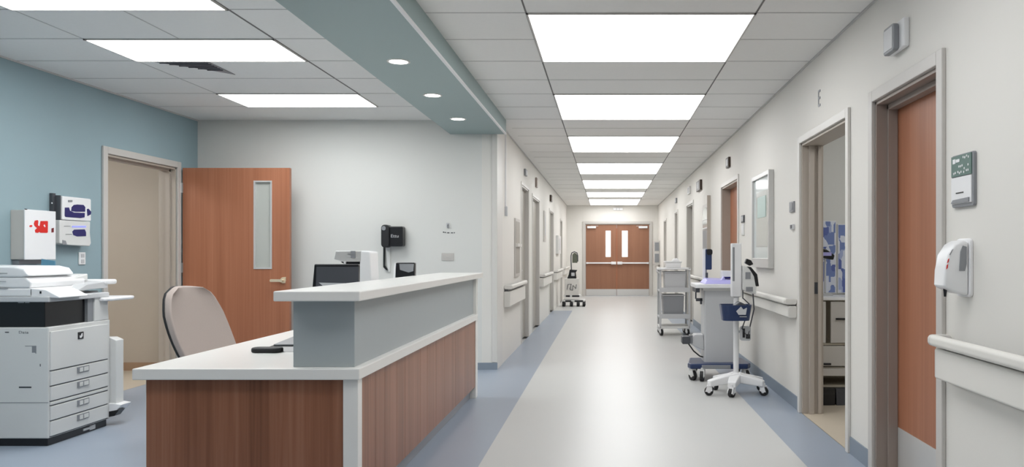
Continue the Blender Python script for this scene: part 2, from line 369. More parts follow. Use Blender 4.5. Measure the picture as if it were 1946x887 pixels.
# further right wall doors
k = 3
for (a, c, t_), mm, jm in ((RD[2],'wood','taupelight'), (RD[3],'oliveleaf','casing'), (RD[4],'oliveleaf','casing'), (RD[5],'greyleaf','casing')):
    d0 = struct_e('door_%d' % k, (XR, (a+c)/2, 0)); k += 1
    m_ = MB(); casing_y(m_, XR, 1, a, c, t_, .05, .015); m_.build('casing', M['casingwhite'], d0, bevel=.003)
    m_ = MB(); jamb_y(m_, XR, 1, a, c, t_, .15, .02); m_.build('jamb', M[jm], d0)
    m_ = MB(); m_.box(XR+.11, XR+.155, a+.02, c-.02, .008, t_-.02); lf = m_.build('door_leaf', M[mm], d0, bevel=.002)
    m_ = MB(); m_.box(XR+.05, XR+.115, a+.09, a+.11, 1.0, 1.02); m_.cyl((XR+.06,a+.1,1.01),(XR+.06,a+.23,1.01),.009,10); m_.build('door_handle', M['steel'], lf)
for (a, c, t_) in LD:
    d0 = struct_e('door_%d' % k, (XL, (a+c)/2, 0)); k += 1
    m_ = MB(); casing_y(m_, XL, -1, a, c, t_, .04, .012); m_.build('casing', M['casingwhite'], d0, bevel=.003)
    m_ = MB(); jamb_y(m_, XL, -1, a, c, t_, .15, .02); m_.build('jamb', M['casing'], d0)
    m_ = MB(); m_.box(XL-.05, XL-.09, a+.02, c-.02, .008, t_-.02); lf = m_.build('door_leaf', M['greyleaf'], d0, bevel=.002)
    m_ = MB(); m_.box(XL-.01, XL-.052, a+.09, a+.11, 1.0, 1.02); m_.cyl((XL-.012,a+.1,1.01),(XL-.012,a+.22,1.01),.009,10); m_.build('door_handle', M['steel'], lf)
# teal wall doorway with the open wood door
d0 = struct_e('door_11', (XT, 7.5, 0))
m_ = MB(); casing_y(m_, XT, -1, 6.92, 8.05, 2.12, .062, .02); m_.build('casing', M['casing'], d0, bevel=.004)
m_ = MB(); jamb_y(m_, XT, -1, 6.92, 8.05, 2.12, .17, .02); m_.build('jamb', M['taupelight'], d0, bevel=.002)
m_ = MB(); m_.box(XT-.09, XT-.05, 8.01, 8.03, 0, 2.10); m_.box(XT-.09,XT-.05,6.94,8.03,2.08,2.10); m_.build('door_stop', M['taupelight'], d0)
LY0, LY1 = 8.115, 8.16; LX0, LX1 = XT+.03, XT+.03+1.10
wx0, wx1, wz0, wz1 = -3.625, -3.445, 1.09, 1.99
m_ = MB(); m_.box(LX0, wx0, LY0, LY1, .01, 2.125); m_.box(wx1, LX1, LY0, LY1, .01, 2.125); m_.box(wx0, wx1, LY0, LY1, .01, wz0); m_.box(wx0, wx1, LY0, LY1, wz1, 2.125)
lf = m_.build('door_leaf', M['wood'], d0)
m_ = MB(); e = .012
m_.box(wx0-.004,wx0+e,LY0-.006,LY1+.006,wz0-.004,wz1+.004); m_.box(wx1-e,wx1+.004,LY0-.006,LY1+.006,wz0-.004,wz1+.004); m_.box(wx0+e,wx1-e,LY0-.006,LY1+.006,wz0-.004,wz0+e); m_.box(wx0+e,wx1-e,LY0-.006,LY1+.006,wz1-e,wz1+.004)
m_.build('glazing_frame', M['steelpaint'], lf)
m_ = MB(); m_.box(wx0+e, wx1-e, LY0+.018, LY0+.024, wz0+e, wz1-e); m_.build('pane', M['paneglass'], lf)
m_ = MB(); hx = -3.325; m_.cyl((hx,LY0-.008,.97),(hx,LY0,.97),.03,20); m_.cyl((hx,LY0-.05,.97),(hx,LY0-.008,.97),.011,12); m_.prism(rrect(hx-.115,hx+.015,.955,.982,.01),'y',LY0-.062,LY0-.045)
m_.prism([(hx-.03,.95),(hx+.025,.94),(hx+.03,1.005),(hx-.01,1.0)],'y',LY0-.012,LY0)
lab(m_.build('door_handle', M['brass'], lf, bevel=.002), 'brass lever handle')
for z in (.25, 1.05, 1.87):
    m_ = MB(); m_.cyl((XT+.016,LY0-.01,z),(XT+.016,LY0-.01,z+.1),.009,10); m_.box(XT+.016,XT+.035,LY0-.006,LY0+.002,z,z+.1); m_.build('hinge', M['steel'], d0)
# double doors at the end
d0 = struct_e('door_12', ((DX0+DX1)/2, YE, 0))
m_ = MB(); w_ = .07
m_.box(DX0-w_,DX0,YE-.03,YE,0,DZ+w_); m_.box(DX1,DX1+w_,YE-.03,YE,0,DZ+w_); m_.box(DX0,DX1,YE-.03,YE,DZ,DZ+w_); m_.box(DX0,DX0+.02,YE,YE+.12,0,DZ); m_.box(DX1-.02,DX1,YE,YE+.12,0,DZ); m_.box(DX0,DX1,YE,YE+.12,DZ-.02,DZ)
m_.build('casing', M['casing'], d0, bevel=.004)
mid = (1172-VX)*YE/F
for x0, x1, wx, side in ((DX0+.02, mid-.004, (1151,1160.5), -1), (mid+.004, DX1-.02, (1182,1193), 1)):
    a, c = [(p-VX)*YE/F for p in wx]; ya, yb = YE+.03, YE+.075
    m_ = MB(); m_.box(x0,a,ya,yb,.01,DZ-.02); m_.box(c,x1,ya,yb,.01,DZ-.02); m_.box(a,c,ya,yb,.01,1.155); m_.box(a,c,ya,yb,1.93,DZ-.02)
    lf = m_.build('door_leaf', M['woodend'], d0)
    m_ = MB(); m_.box(a,c,ya+.02,ya+.026,1.155,1.93); m_.build('pane', M['lightpane'], lf)
    m_ = MB(); m_.box(x0+.005,x1-.005,ya-.006,ya,.012,.205); lab(m_.build('kick_plate', M['steelpaint'], lf), 'steel kick plate')
    m_ = MB(); m_.prism(rrect(x0+.02,x1-.02,.955,.995,.015),'y',ya-.07,ya-.03)
    xx = mid+side*.09; m_.box(xx-.075,xx+.075,ya-.09,ya,.935,1.015)
    xo = x0+.04 if side < 0 else x1-.04; m_.box(xo-.03,xo+.03,ya-.075,ya,.95,1.0)
    lab(m_.build('push_bar', M['white'], lf, bevel=.005), 'white push bar')
    xo = x0+.17 if side < 0 else x1-.18
    m_ = MB(); m_.box(xo-.13,xo+.13,ya-.06,ya,2.0,2.065); m_.box(xo-.02,xo+.2*-side,ya-.075,ya-.06,2.06,2.07); m_.build('door_closer', M['white'], lf, bevel=.006)
m_ = MB(); m_.box(mid-.02, mid+.02, YE+.015, YE+.03, .21, 2.0); m_.build('astragal', M['wood'], d0)

# exit-style plate on end wall
t = thing('ceiling_sign', 'small white sign box high on the wall above the double doors', 'sign', (.33, YE, 2.5))
m_ = MB(); m_.box(.19,.47,YE-.05,YE,2.53,2.6); m_.build('sign_box', M['white'], t, bevel=.005)
for x in (.28,.36):
    m_ = MB(); m_.box(x,x+.02,YE-.054,YE-.05,2.54,2.59); m_.build('mark', M['lgrey'], t)

# ------------------------------------------------------------ handrails
def handrail(X, out, ya, yb, label, zr=(.835,.885), zb=(.69,.825)):
    """out: +1 for the right wall, -1 for the left"""
    s = -out
    t = thing('handrail', label, 'handrail', (X, (ya+yb)/2, zb[0]), 'corridor handrails')
    x0 = X+s*.055; x1 = X+s*.1
    m_ = MB(); m_.prism([(p, q) for p, q in rrect(min(x0,x1), max(x0,x1), zr[0], zr[1], .018, 6)], 'y', ya+.03, yb-.03); m_.build('rail', M['wall'], t, smooth=False)
    m_ = MB(); xa, xb = X+s*.04, X+s*.07
    m_.prism(rrect(min(xa,xb), max(xa,xb), zb[0], zb[1], .012, 5), 'y', ya+.02, yb-.02); m_.build('bumper_board', M['wall'], t)
    m_ = MB(); m_.box(X, X+s*.042, ya+.05, yb-.05, zb[0]+.03, zr[1]-.02); m_.box(X+s*.03, X+s*.06, ya+.05, yb-.05, zr[0]+.01, zr[1]-.01); lab(m_.build('backing', M['mgrey'], t), 'grey backing rail')
    for y0, y1 in ((ya, ya+.03), (yb-.03, yb)):
        m_ = MB(); m_.prism(rrect(min(X,X+s*.1), max(X,X+s*.1), zr[0], zr[1], .02, 6), 'y', y0, y1); m_.build('end_cap', M['casingwhite'], t, bevel=.008, seg=3)
        m_ = MB(); m_.prism(rrect(min(X,X+s*.07), max(X,X+s*.07), zb[0], zb[1], .012, 4), 'y', y0+.005 if y0 == ya else y0, y1 if y0 == ya else y1-.005); m_.build('board_end', M['casingwhite'], t, bevel=.008, seg=3)
handrail(XR, 1, 2.0, 3.50, 'nearest handrail with wide bumper board, below the white hand sanitizer')
handrail(XR, 1, 6.30, 8.55, 'handrail on the right wall under the glazed wall case', zb=(.73,.825))
handrail(XR, 1, 10.6, 13.7, 'handrail on the right wall behind the grey shelf cart')
handrail(XR, 1, 15.0, 16.7, 'short handrail on the right wall between two far grey doors')
handrail(XR, 1, 17.65, 19.9, 'far handrail on the right wall beyond the shelf cart')
handrail(XR, 1, 21.0, 23.1, 'farthest handrail on the right wall beside the double doors')
handrail(XL, -1, 9.05, 10.78, 'nearest handrail on the left corridor wall, by the desk corner', zb=(.63,.81))
handrail(XL, -1, 13.9, 16.05, 'handrail on the left wall between two grey doors', zb=(.66,.82))
handrail(XL, -1, 17.6, 19.8, 'handrail on the left wall beside the small monitor cart', zb=(.66,.82))
handrail(XL, -1, 20.95, 23.1, 'farthest handrail on the left wall before the double doors')

# ------------------------------------------------------------ right wall fittings
# room light box above door A
t = thing('call_light', 'grey and white room indicator box above the nearest wood door', 'light', (XR, 4.06, 2.27))
m_ = MB(); m_.box(XR-.03,XR,3.96,4.18,2.285,2.43); m_.build('back_plate', M['white'], t, bevel=.006)
m_ = MB(); m_.prism(rrect(4.02,4.17,2.28,2.42,.02),'x',XR-.06,XR-.03); m_.build('lens_cover', M['mgrey'], t, bevel=.006)
m_ = MB(); m_.box(XR-.062,XR-.058,4.035,4.155,2.295,2.405); m_.build('lens_face', M['lgrey'], t)
# E sign above the open doorway
t = thing('letter_sign', 'small raised letter E above the open doorway', 'sign', (XR, 5.64, 2.27))
text('lettering', 'E', .17, (XR-.002, 5.64, 2.345), ROT_NX, M['mgrey'], t, .002, .8)
def wallbox(px, py, wpx, hpx, X, m, label, name='wall_plate', cat='plate', d=.02, m2=None, group=None):
    p = pX(px, py, X); s = -1 if X > 0 else 1
    dy = abs(yat(px-wpx/2, X)-yat(px+wpx/2, X)); dz = hpx*p.y/F
    t = thing(name, label, cat, (X, p.y, p.z-dz/2), group)
    b = MB(); b.box(X, X+s*d, p.y-dy/2, p.y+dy/2, p.z-dz/2, p.z+dz/2); b.build('housing', M[m], t, bevel=min(.004, d*.3))
    b = MB(); b.box(X+s*d, X+s*(d+.003), p.y-dy*.28, p.y+dy*.28, p.z-dz*.3, p.z+dz*.35); b.build('face', M[m2 or 'lgrey'], t)
    return t
wallbox(1386, 309, 5, 19, XR, 'brownbox', 'small dark indicator above the second wood door on the right', 'call_light', 'light', .03, 'lgrey')
wallbox(1331, 353, 7, 19, XR, 'brownbox', 'dark brown indicator box high on the right wall', 'call_light', 'light', .04, 'black')
wallbox(1311, 362, 4, 14, XR, 'offwhite', 'pale indicator box high on the right wall past the brown one', 'call_light', 'light', .03, 'mgrey')
wallbox(1286, 381, 2, 9, XR, 'mgrey', 'tiny grey indicator above a far right door', 'call_light', 'light', .03)
wallbox(1507, 393, 8, 20, XR, 'mgrey', 'grey square plate left of the open doorway', 'wall_plate', 'plate', .015, 'mgrey')
wallbox(1508, 431, 5, 10, XR, 'lgrey', 'small switch below the grey square plate', 'light_switch', 'switch', .02, 'dgrey')
wallbox(1413, 416, 5, 14, XR, 'dgrey', 'small dark sign beside the second wood door', 'door_sign', 'sign', .015, 'lgrey')
wallbox(1413, 436, 4, 22, XR, 'offwhite', 'narrow pale strip below the small dark sign', 'door_sign', 'sign', .012, 'white')
# sage sign near right edge
p0 = pX(1815, 300, XR); p1 = pX(1855, 392, XR); ya, yb = p1.y, p0.y
t = thing('room_sign', 'green and white room sign with braille dots and card slot', 'sign', (XR, (ya+yb)/2, 1.44))
m_ = MB(); m_.prism(rrect(ya-.008,yb,1.44,1.665,.012),'x',XR-.014,XR); m_.build('back_plate', M['mgrey'], t, bevel=.002)
m_ = MB(); m_.box(XR-.018,XR-.014,ya+.006,yb-.003,1.572,1.66); m_.build('green_panel', M['green'], t)
m_ = MB(); m_.box(XR-.018,XR-.014,ya+.006,yb-.003,1.455,1.568); m_.build('card_panel', M['white'], t)
m_ = MB(); m_.box(XR-.0195,XR-.018,yb-.12,yb-.05,1.498,1.503); m_.build('card_slot', M['black'], t)
m_ = MB(); m_.prism([(yb-.01,1.458),(yb-.03,1.472),(ya+.02,1.476),(ya+.02,1.458)],'x',XR-.024,XR-.018); m_.build('card_holder', M['mgrey'], t)
m_ = MB(); rnd = random.Random(3)
m_.box(XR-.0195,XR-.018,yb-.045,yb-.02,1.628,1.648); m_.box(XR-.0195,XR-.018,yb-.085,yb-.05,1.632,1.645)
for (u, v) in ((.12,1.648),(.135,1.645),(.152,1.65),(.168,1.644),(.08,1.612),(.095,1.612),(.11,1.614),(.03,1.585),(.045,1.588),(.07,1.59),(.085,1.584),(.1,1.588),(.13,1.6),(.15,1.59),(.165,1.612),(.125,1.585),(.165,1.59)):
    m_.box(XR-.0195,XR-.018,yb-u-.004,yb-u+.004,v-.004,v+.005)
m_.build('lettering', M['white'], t)
# sanitizer dispenser
yc = 3.335
t = thing('sanitizer_dispenser', 'white wall hand sanitizer dispenser with red marks beside the nearest door', 'dispenser', (XR, yc, 1.06))
m_ = MB(); m_.prism(rrect(yc-.065,yc+.065,1.06,1.305,.02),'x',XR-.015,XR); m_.build('back_plate', M['white'], t, bevel=.004)
prof = [(XR-0.0150,1.29),(XR-0.0410,1.298),(XR-0.0738,1.28),(XR-0.1025,1.235),(XR-0.1148,1.17),(XR-0.1173,1.11),(XR-0.1132,1.10),(XR-0.0574,1.075),(XR-0.0150,1.068)]
m_ = MB(); m_.prism(prof,'y',yc-.055,yc+.055); bd = m_.build('cover', M['white'], t, bevel=.014, seg=4, smooth=True)
m_ = MB(); m_.prism([(XR-0.0246,1.27),(XR-0.0410,1.275),(XR-0.0508,1.25),(XR-0.0558,1.17),(XR-0.0328,1.17),(XR-0.0246,1.2)],'y',yc-.058,yc-.054); m_.build('window', M['mgrey'], bd)
m_ = MB(); m_.prism([(XR-0.0968,1.222),(XR-0.1017,1.218),(XR-0.1066,1.202),(XR-0.1000,1.206)],'y',yc-.0565,yc-.055); m_.build('red_mark', M['red'], bd); m_ = MB(); m_.prism([(XR-0.1017,1.198),(XR-0.1074,1.194),(XR-0.1099,1.176),(XR-0.1033,1.182)],'y',yc-.0565,yc-.055)
m_.build('red_mark', M['red'], bd)
m_ = MB(); m_.prism([(XR-0.0804,1.262),(XR-0.0853,1.258),(XR-0.0968,1.236),(XR-0.0927,1.236)],'y',yc-.0565,yc-.055); m_.build('slot', M['mgrey'], bd)
m_ = MB(); m_.cone((XR-0.0902,yc,1.06),(XR-0.0902,yc,1.10),.005,.009,12); m_.build('nozzle', M['black'], t)
# glazed wall case
ya, yb = 7.17, 8.02
t = thing('display_case', 'tall glass fronted wall case in grey frame above the right handrail', 'display case', (XR, (ya+yb)/2, 1.12))
z0, z1 = 1.11, 2.01
m_ = MB(); e = .04
m_.box(XR-.05,XR,ya,ya+e,z0,z1); m_.box(XR-.05,XR,yb-e,yb,z0,z1); m_.box(XR-.05,XR,ya+e,yb-e,z0,z0+.09); m_.box(XR-.05,XR,ya+e,yb-e,z1-e,z1)
m_.build('frame', M['steelpaint'], t, bevel=.003)
m_ = MB(); m_.box(XR-.03,XR-.024,ya+e,yb-e,z0+.09,z1-e); m_.build('glazing', M['caseglass'], t)
m_ = MB(); m_.box(XR-.034,XR-.030,ya+.12,yb-.18,z0+.2,z1-.17); m_.build('reflection_sheet', M['paneglass'], t)  # pale sheet over the glazing, painting the reflection in the glass
m_ = MB(); m_.box(XR-.038,XR-.034,ya+.2,yb-.25,z1-.42,z1-.22); m_.build('reflection', mat('pale green notice', rgb(176,196,190), .4, noise=.03), t)  # teal part of the glass reflection, put in as a coloured patch
# arched holder
ya, yb = 11.6, 12.35
t = thing('wall_panel', 'narrow arched glass wall panel behind the two carts', 'wall panel', (XR, 12, 1.1))
m_ = MB(); m_.box(XR-.02,XR,ya,yb,1.1,2.0); m_.build('frame', M['casing'], t, bevel=.004)
arch = [(ya+.12,1.64),(yb-.1,1.64),(yb-.1,1.84)]+[((ya+yb)/2+.01+.265*math.cos(math.radians(q)),1.84+.11*math.sin(math.radians(q))) for q in range(10,171,20)]+[(ya+.12,1.84)]
m_ = MB(); m_.prism(arch,'x',XR-.03,XR-.02); m_.build('arched_pane', M['caseglass'], t)
m_ = MB(); m_.box(XR-.035,XR-.02,ya+.1,yb-.1,1.62,1.64); m_.box(XR-.035,XR-.02,ya+.1,yb-.1,1.75,1.76); m_.build('ledge', M['white'], t)
m_ = MB(); m_.box(XR-.03,XR-.02,ya+.12,yb-.1,1.12,1.6); m_.build('lower_panel', M['mgrey'], t)
m_ = MB(); m_.box(XR-.05,XR,ya-.05,ya-.02,1.1,2.1); m_.build('upright', M['taupelight'], t)

# left wall fittings
t = thing('wall_conduit', 'thin white cable conduit ending in a small box by the corner', 'conduit', (XL, 9.15, 1.65))
m_ = MB(); m_.box(XL,XL+.015,9.14,9.16,1.78,CEIL-.012); m_.build('channel', M['white'], t)
m_ = MB(); m_.box(XL,XL+.03,9.12,9.18,1.68,1.79); m_.build('junction_box', M['lgrey'], t, bevel=.004)
t = thing('wall_frame', 'narrow grey framed panel left of the nearest left door', 'frame', (XL, 10.3, .95))
m_ = MB(); m_.box(XL,XL+.02,10.06,10.55,.95,1.70); m_.build('frame', M['casing'], t, bevel=.003)
m_ = MB(); m_.box(XL+.02,XL+.024,10.1,10.51,1.38,1.66); m_.box(XL+.02,XL+.024,10.1,10.51,.99,1.33); m_.build('panel', M['greyleaf'], t)
m_ = MB(); m_.box(XL+.02,XL+.05,10.06,10.55,1.335,1.375); m_.build('middle_rail', M['casingwhite'], t)
wallbox(997, 328, 3, 12, XL, 'mgrey', 'small grey indicator above the nearest left door', 'call_light', 'light', .03)
wallbox(1018, 347, 2, 18, XL, 'taupe', 'slim brownish indicator above the second left door', 'call_light', 'light', .03, 'taupelight')
wallbox(1045.5, 377, 2, 12, XL, 'brownbox', 'small brown indicator above the third left door', 'call_light', 'light', .04, 'taupe')
wallbox(1034, 430, 3, 58, XL, 'casing', 'tall pale framed panel between the left doors', 'wall_frame', 'frame', .02, 'lgrey')
wallbox(1059, 465, 5, 34, XL, 'offwhite', 'square white cabinet on the far left wall', 'wall_cabinet', 'cabinet', .06, 'lgrey')
# far right wall bits by the double doors
t = thing('wall_cabinet', 'tall white wall cabinet at the corner right of the double doors', 'cabinet', (1.40, 22.9, .55))
m_ = MB(); m_.box(1.34,XR,22.5,23.1,.93,1.62); m_.build('housing', M['casing'], t, bevel=.01)
m_ = MB(); m_.box(1.37,1.49,22.49,22.5,1.0,1.25); m_.box(1.37,1.49,22.49,22.5,1.33,1.57); m_.build('door', M['mgrey'], t)
# ------------------------------------------------------------ side room contents
t = thing('base_cabinet', 'beige base cabinet with white worktop seen through the open doorway', 'cabinet', (2.2, 6.7, 0))
X0, X1, YF, YK = 1.70, 2.75, 6.5, 6.89
m_ = MB(); m_.box(X0,X0+.02,YF,YK,.14,.86); m_.box(X1-.02,X1,YF,YK,.14,.86); m_.box(X0,X1,YK-.02,YK,.14,.86); m_.box(X0,X1,YF,YK,.49,.505); m_.box(X0,X1,YF,YK,.29,.31); m_.box(X0,X1,YF+.02,YK,.14,.16)
for xx in (X0+.01, X1-.04):
    for yy in (YF+.02, YK-.05): m_.box(xx,xx+.03,yy,yy+.03,0,.15)
m_.build('body', mat('cream laminate', rgb(196,188,172), .45, noise=.02), t)
m_ = MB(); m_.box(X0-.01,X1+.01,YF-.03,YK,.86,.885); m_.build('worktop', M['white'], t, bevel=.004)
m_ = MB(); m_.box(X0+.0,1.80,YF-.018,YF,.51,.85); dd = m_.build('door', M['casingwhite'], t, bevel=.003); m_=MB(); m_.box(1.72,1.745,YF-.03,YF-.018,.68,.76); m_.build('handle', M['black'], dd)
m_ = MB(); m_.box(1.84,2.2,YF-.018,YF,.51,.85); dd = m_.build('door', M['casing'], t, bevel=.003); m_=MB(); m_.box(1.88,1.98,YF-.03,YF-.018,.70,.715); m_.build('handle', M['black'], dd)
m_ = MB(); m_.box(1.72,2.2,YF-.018,YF,.32,.485); dd = m_.build('drawer', M['casing'], t, bevel=.003); m_=MB(); m_.box(1.78,1.84,YF-.03,YF-.018,.33,.345); m_.build('handle', M['black'], dd)
m_ = MB(); m_.box(1.70,2.2,YF-.03,YF+.1,.24,.30); m_.build('shelf_edge', M['casing'], t, bevel=.003)
m_ = MB(); m_.prism([(1.76,.0),(1.87,.0),(1.875,.135),(1.755,.135)],'y',6.47,6.6); m_.box(1.765,1.865,6.466,6.47,.09,.1)
tag(m_.build('storage_bin', M['black'], None, bevel=.004), 'small black bin on the floor under the cream cabinet, left one', 'bin', 'black bins under the cabinet')
m_ = MB(); m_.prism([(1.885,.0),(2.05,.0),(2.055,.135),(1.88,.135)],'y',6.47,6.6); m_.box(1.9,2.04,6.466,6.47,.10,.112)
tag(m_.build('storage_bin', M['dgrey'], None, bevel=.004), 'wider dark grey bin on the floor under the cream cabinet, right one', 'bin', 'black bins under the cabinet')
for (a, c, z0, z1, l) in ((1.86,2.00,.90,1.53,'wider blue and white printed sheet on the wall of the side room'),(2.015,2.16,.90,1.50,'narrower blue and white printed sheet right of the wide one in the side room')):
    t = thing('wall_poster', l, 'poster', ((a+c)/2, 6.9, z0), 'printed sheets in the side room')
    m_ = MB(); m_.box(a,c,6.885,6.9,z0,z1); m_.build('backing_board', M['white'], t)
    m_ = MB(); m_.box(a+.006,c-.006,6.882,6.885,z0+.006,z1-.006); m_.build('print', M['poster'], t)
t = thing('desk_phone', 'dark blue and black phone handset standing on the side room worktop', 'phone', (1.8,6.75,.885))
m_ = MB(); m_.box(1.82,1.92,6.70,6.80,.885,.905); m_.box(1.86,1.875,6.74,6.755,.905,1.24); m_.build('stand', M['lgrey'], t, bevel=.003)
m_ = MB(); m_.prism([(1.80,1.24),(1.82,1.21),(1.93,1.19),(1.94,1.23),(1.87,1.28),(1.81,1.30)],'y',6.71,6.78); m_.build('handset', M['black'], t, bevel=.008)
m_ = MB(); m_.box(1.83,1.91,6.704,6.71,1.225,1.255); m_.build('screen', M['lilac'], t)

# ------------------------------------------------------------ reception desk
t = thing('reception_desk', 'wood panelled reception desk with white worktop and raised grey ledge', 'desk', (-1.6, 5.1, 0))
DXa, DXb, DYa, DYb = -2.13, -1.11, 3.54, 6.80; WZ = .725
m_ = MB(); m_.box(-2.085,-1.19,3.575,3.60,.08,WZ-.05); m_.build('front_panel', M['deskwood'], t)
m_ = MB(); m_.box(-1.155,-1.134,3.62,DYb-.02,.10,WZ-.05)
edges = [3.62,3.86,4.02,4.25,4.42,4.78,4.98,5.22,5.50,5.90,6.30,DYb-.02]
for a, c in zip(edges[:-1], edges[1:]): m_.box(-1.136,-1.13,a+.0015,c-.0015,.10,WZ-.05)
m_.build('side_panel', M['deskwood'], t)
m_ = MB(); m_.box(-1.19,-1.122,3.56,3.622,.0,WZ-.05); m_.build('corner_post', M['solid'], t, bevel=.003)
m_ = MB(); m_.box(-1.155,-1.124,DYb-.022,DYb,.0,WZ-.05); m_.box(-2.1,-1.155,DYb-.022,DYb,0,WZ-.05); m_.build('end_panel', M['solid'], t, bevel=.002)
m_ = MB(); m_.box(-2.09,-2.07,3.58,4.2,.0,WZ-.05); m_.build('inner_panel', M['solid'], t)
m_ = MB(); m_.box(-1.20,-1.175,3.62,DYb-.03,0,.10); m_.box(-2.07,-1.2,3.61,3.63,0,.08); m_.build('toe_kick', M['kick'], t)
m_ = MB(); m_.box(-1.30,-1.165,3.63,DYb-.03,.101,.103); m_.build('base_board', M['kick'], t)
m_ = MB(); m_.box(DXa,DXb,DYa,DYb,WZ-.05,WZ); m_.build('worktop', M['solid'], t, bevel=.004)
m_ = MB(); m_.box(-1.43,-1.15,3.60,6.90-.05,WZ,1.03); lab(m_.build('ledge_wall', M['ledge'], t, bevel=.002), 'grey upright wall of the ledge')
m_ = MB(); m_.box(-1.48,-1.095,3.50,7.0,1.03,1.075); m_.build('ledge_top', M['solid'], t, bevel=.005)
m_ = MB(); m_.box(-1.152,-1.125,DYb,DYb+.08,.0,1.03); m_.build('end_upright', M['solid'], t, bevel=.002)

# keyboard
t = thing('keyboard', 'black keyboard with grey top lying on the desk worktop', 'keyboard', (-1.7, 4.4, WZ))
m_ = MB(); m_.prism([(4.15,WZ),(4.20,WZ+.022),(4.62,WZ+.045),(4.64,WZ)],'x',-1.80,-1.50); m_.build('base', M['black'], t, bevel=.004)
m_ = MB(); m_.prism([(4.23,WZ+.024),(4.60,WZ+.046),(4.60,WZ+.052),(4.23,WZ+.032)],'x',-1.785,-1.515); m_.build('key_bed', M['mgrey'], t, bevel=.002)
m_ = MB(); m_.prism(rrect(-1.86,-1.70,4.10,4.18,.036,6),'z',WZ,WZ+.026); m_.build('wrist_pad', M['rubber'], t, bevel=.009, seg=3)
# monitor
def monitor():
    t = thing('computer_monitor', 'black computer monitor standing behind the raised ledge', 'monitor', (0, 0, 0))
    m_ = MB(); m_.prism([(-.145,.17),(.145,.17),(.145,.455),(-.12,.455)],'y',-.012,.02); m_.build('casing', M['black'], t, bevel=.006)
    m_ = MB(); m_.prism([(-.11,.25),(.145,.25),(.145,.44),(-.105,.44)],'y',-.016,-.012); m_.build('rear_cover', M['dgrey'], t)
    m_ = MB(); m_.prism([(-.09,.345),(-.065,.325),(.13,.325),(.13,.34)],'y',-.02,-.015); m_.build('ridge', M['lgrey'], t)
    m_ = MB(); m_.box(-.02,.02,-.01,.01,.01,.3); m_.build('stand', M['black'], t); m_ = MB(); m_.prism(rrect(-.1,.1,-.07,.07,.02),'z',0,.012); m_.build('base', M['black'], t)
    return t
mo = monitor(); mo.location = (-1.625, 4.72, WZ); mo.rotation_euler = (0,0,0)
# label printer (white, overhanging head)
cx, cy = -1.66, 5.2
t = thing('desk_printer', 'white desktop printer with overhanging head behind the ledge', 'printer', (cx, cy, WZ))
m_ = MB(); m_.prism([(cx+.0,WZ),(cx+.15,WZ),(cx+.125,1.255),(cx+.06,1.262),(cx+.05,WZ+.2)],'y',cy-.08,cy+.10); m_.build('body', M['white'], t, bevel=.008)
m_ = MB(); m_.prism([(cx-.10,1.262),(cx+.07,1.262),(cx+.07,1.19),(cx-.06,1.19),(cx-.11,1.205)],'y',cy-.08,cy+.10); m_.build('head', M['steelpaint'], t, bevel=.006)
m_ = MB(); m_.prism([(cx-.07,1.19),(cx+.045,1.19),(cx+.045,1.10),(cx-.0,1.10),(cx-.02,1.16)],'y',cy-.07,cy+.09); m_.build('mouth', M['black'], t)
m_ = MB(); m_.box(cx+.0,cx+.03,cy-.083,cy-.08,1.215,1.26); m_.box(cx-.02,cx+.03,cy-.084,cy-.083,1.238,1.243); m_.build('latch', M['mgrey'], t)
m_ = MB(); m_.cone((cx+.02,cy-.074,1.12),(cx+.02,cy-.074,1.17),.006,.009,10); m_.cone((cx-.04,cy-.074,1.17),(cx-.04,cy-.074,1.192),.006,.009,10); m_.build('nozzle', M['white'], t)
m_ = MB(); m_.box(cx-.11,cx+.02,cy-.08,cy+.10,WZ,WZ+.04); m_.build('base', M['white'], t, bevel=.005)
# card reader
cx, cy = -1.535, 6.0
t = thing('desk_terminal', 'small black desk terminal at the far end of the ledge', 'terminal', (cx, cy, WZ))
m_ = MB(); m_.prism([(cx-.085,WZ),(cx+.075,WZ),(cx+.075,1.175),(cx-.065,1.175)],'y',cy,cy+.05); m_.build('casing', M['black'], t, bevel=.006)
m_ = MB(); m_.prism([(cx-.04,1.165),(cx+.07,1.165),(cx+.065,1.11),(cx+.03,1.10),(cx-.035,1.12)],'y',cy-.006,cy); m_.build('screen', M['mgrey'], t)
m_ = MB(); m_.prism([(cx-.12,WZ),(cx-.085,WZ),(cx-.068,1.172),(cx-.078,1.172)],'y',cy,cy+.05); m_.build('side_shell', M['white'], t)
# wall phone dispenser on back wall
t = thing('towel_dispenser', 'black wall dispenser with white lettering on the back wall', 'dispenser', (-2.27, YB, 1.06))
xa, xb = -2.37, -2.16
m_ = MB(); m_.prism(rrect(xa+.02,xb,1.32,1.535,.02),'y',YB-.11,YB); bd = m_.build('housing', M['black'], t, bevel=.008)
m_ = MB(); m_.prism(rrect(xa-.015,xa+.07,1.31,1.55,.035),'y',YB-.135,YB-.0); m_.build('side_cover', M['rubber'], t, bevel=.01, seg=3)
m_ = MB(); m_.prism(rrect(xa-.005,xa+.035,1.49,1.535,.018),'y',YB-.14,YB-.135); m_.build('lock', M['mgrey'], t)
m_ = MB(); m_.prism([(xa-.02,1.50),(xa-.005,1.50),(xa-.005,1.12),(xa+.03,1.07),(xa+.01,1.07),(xa-.02,1.10)],'y',YB-.03,YB); m_.build('drip_rail', M['black'], t)
m_ = MB(); m_.prism([(xa+.0,1.32),(xa+.05,1.32),(xa+.05,1.05),(xa+.03,1.05)],'y',YB-.02,YB); m_.build('pale_strip', M['offwhite'], t)  # pale strip narrowing downwards below the dispenser
text('lettering', 'Ettu', .048, ((xa+xb)/2+.02, YB-.111, 1.43), ROT_NY, M['lgrey'], t, .0008, 1.1)
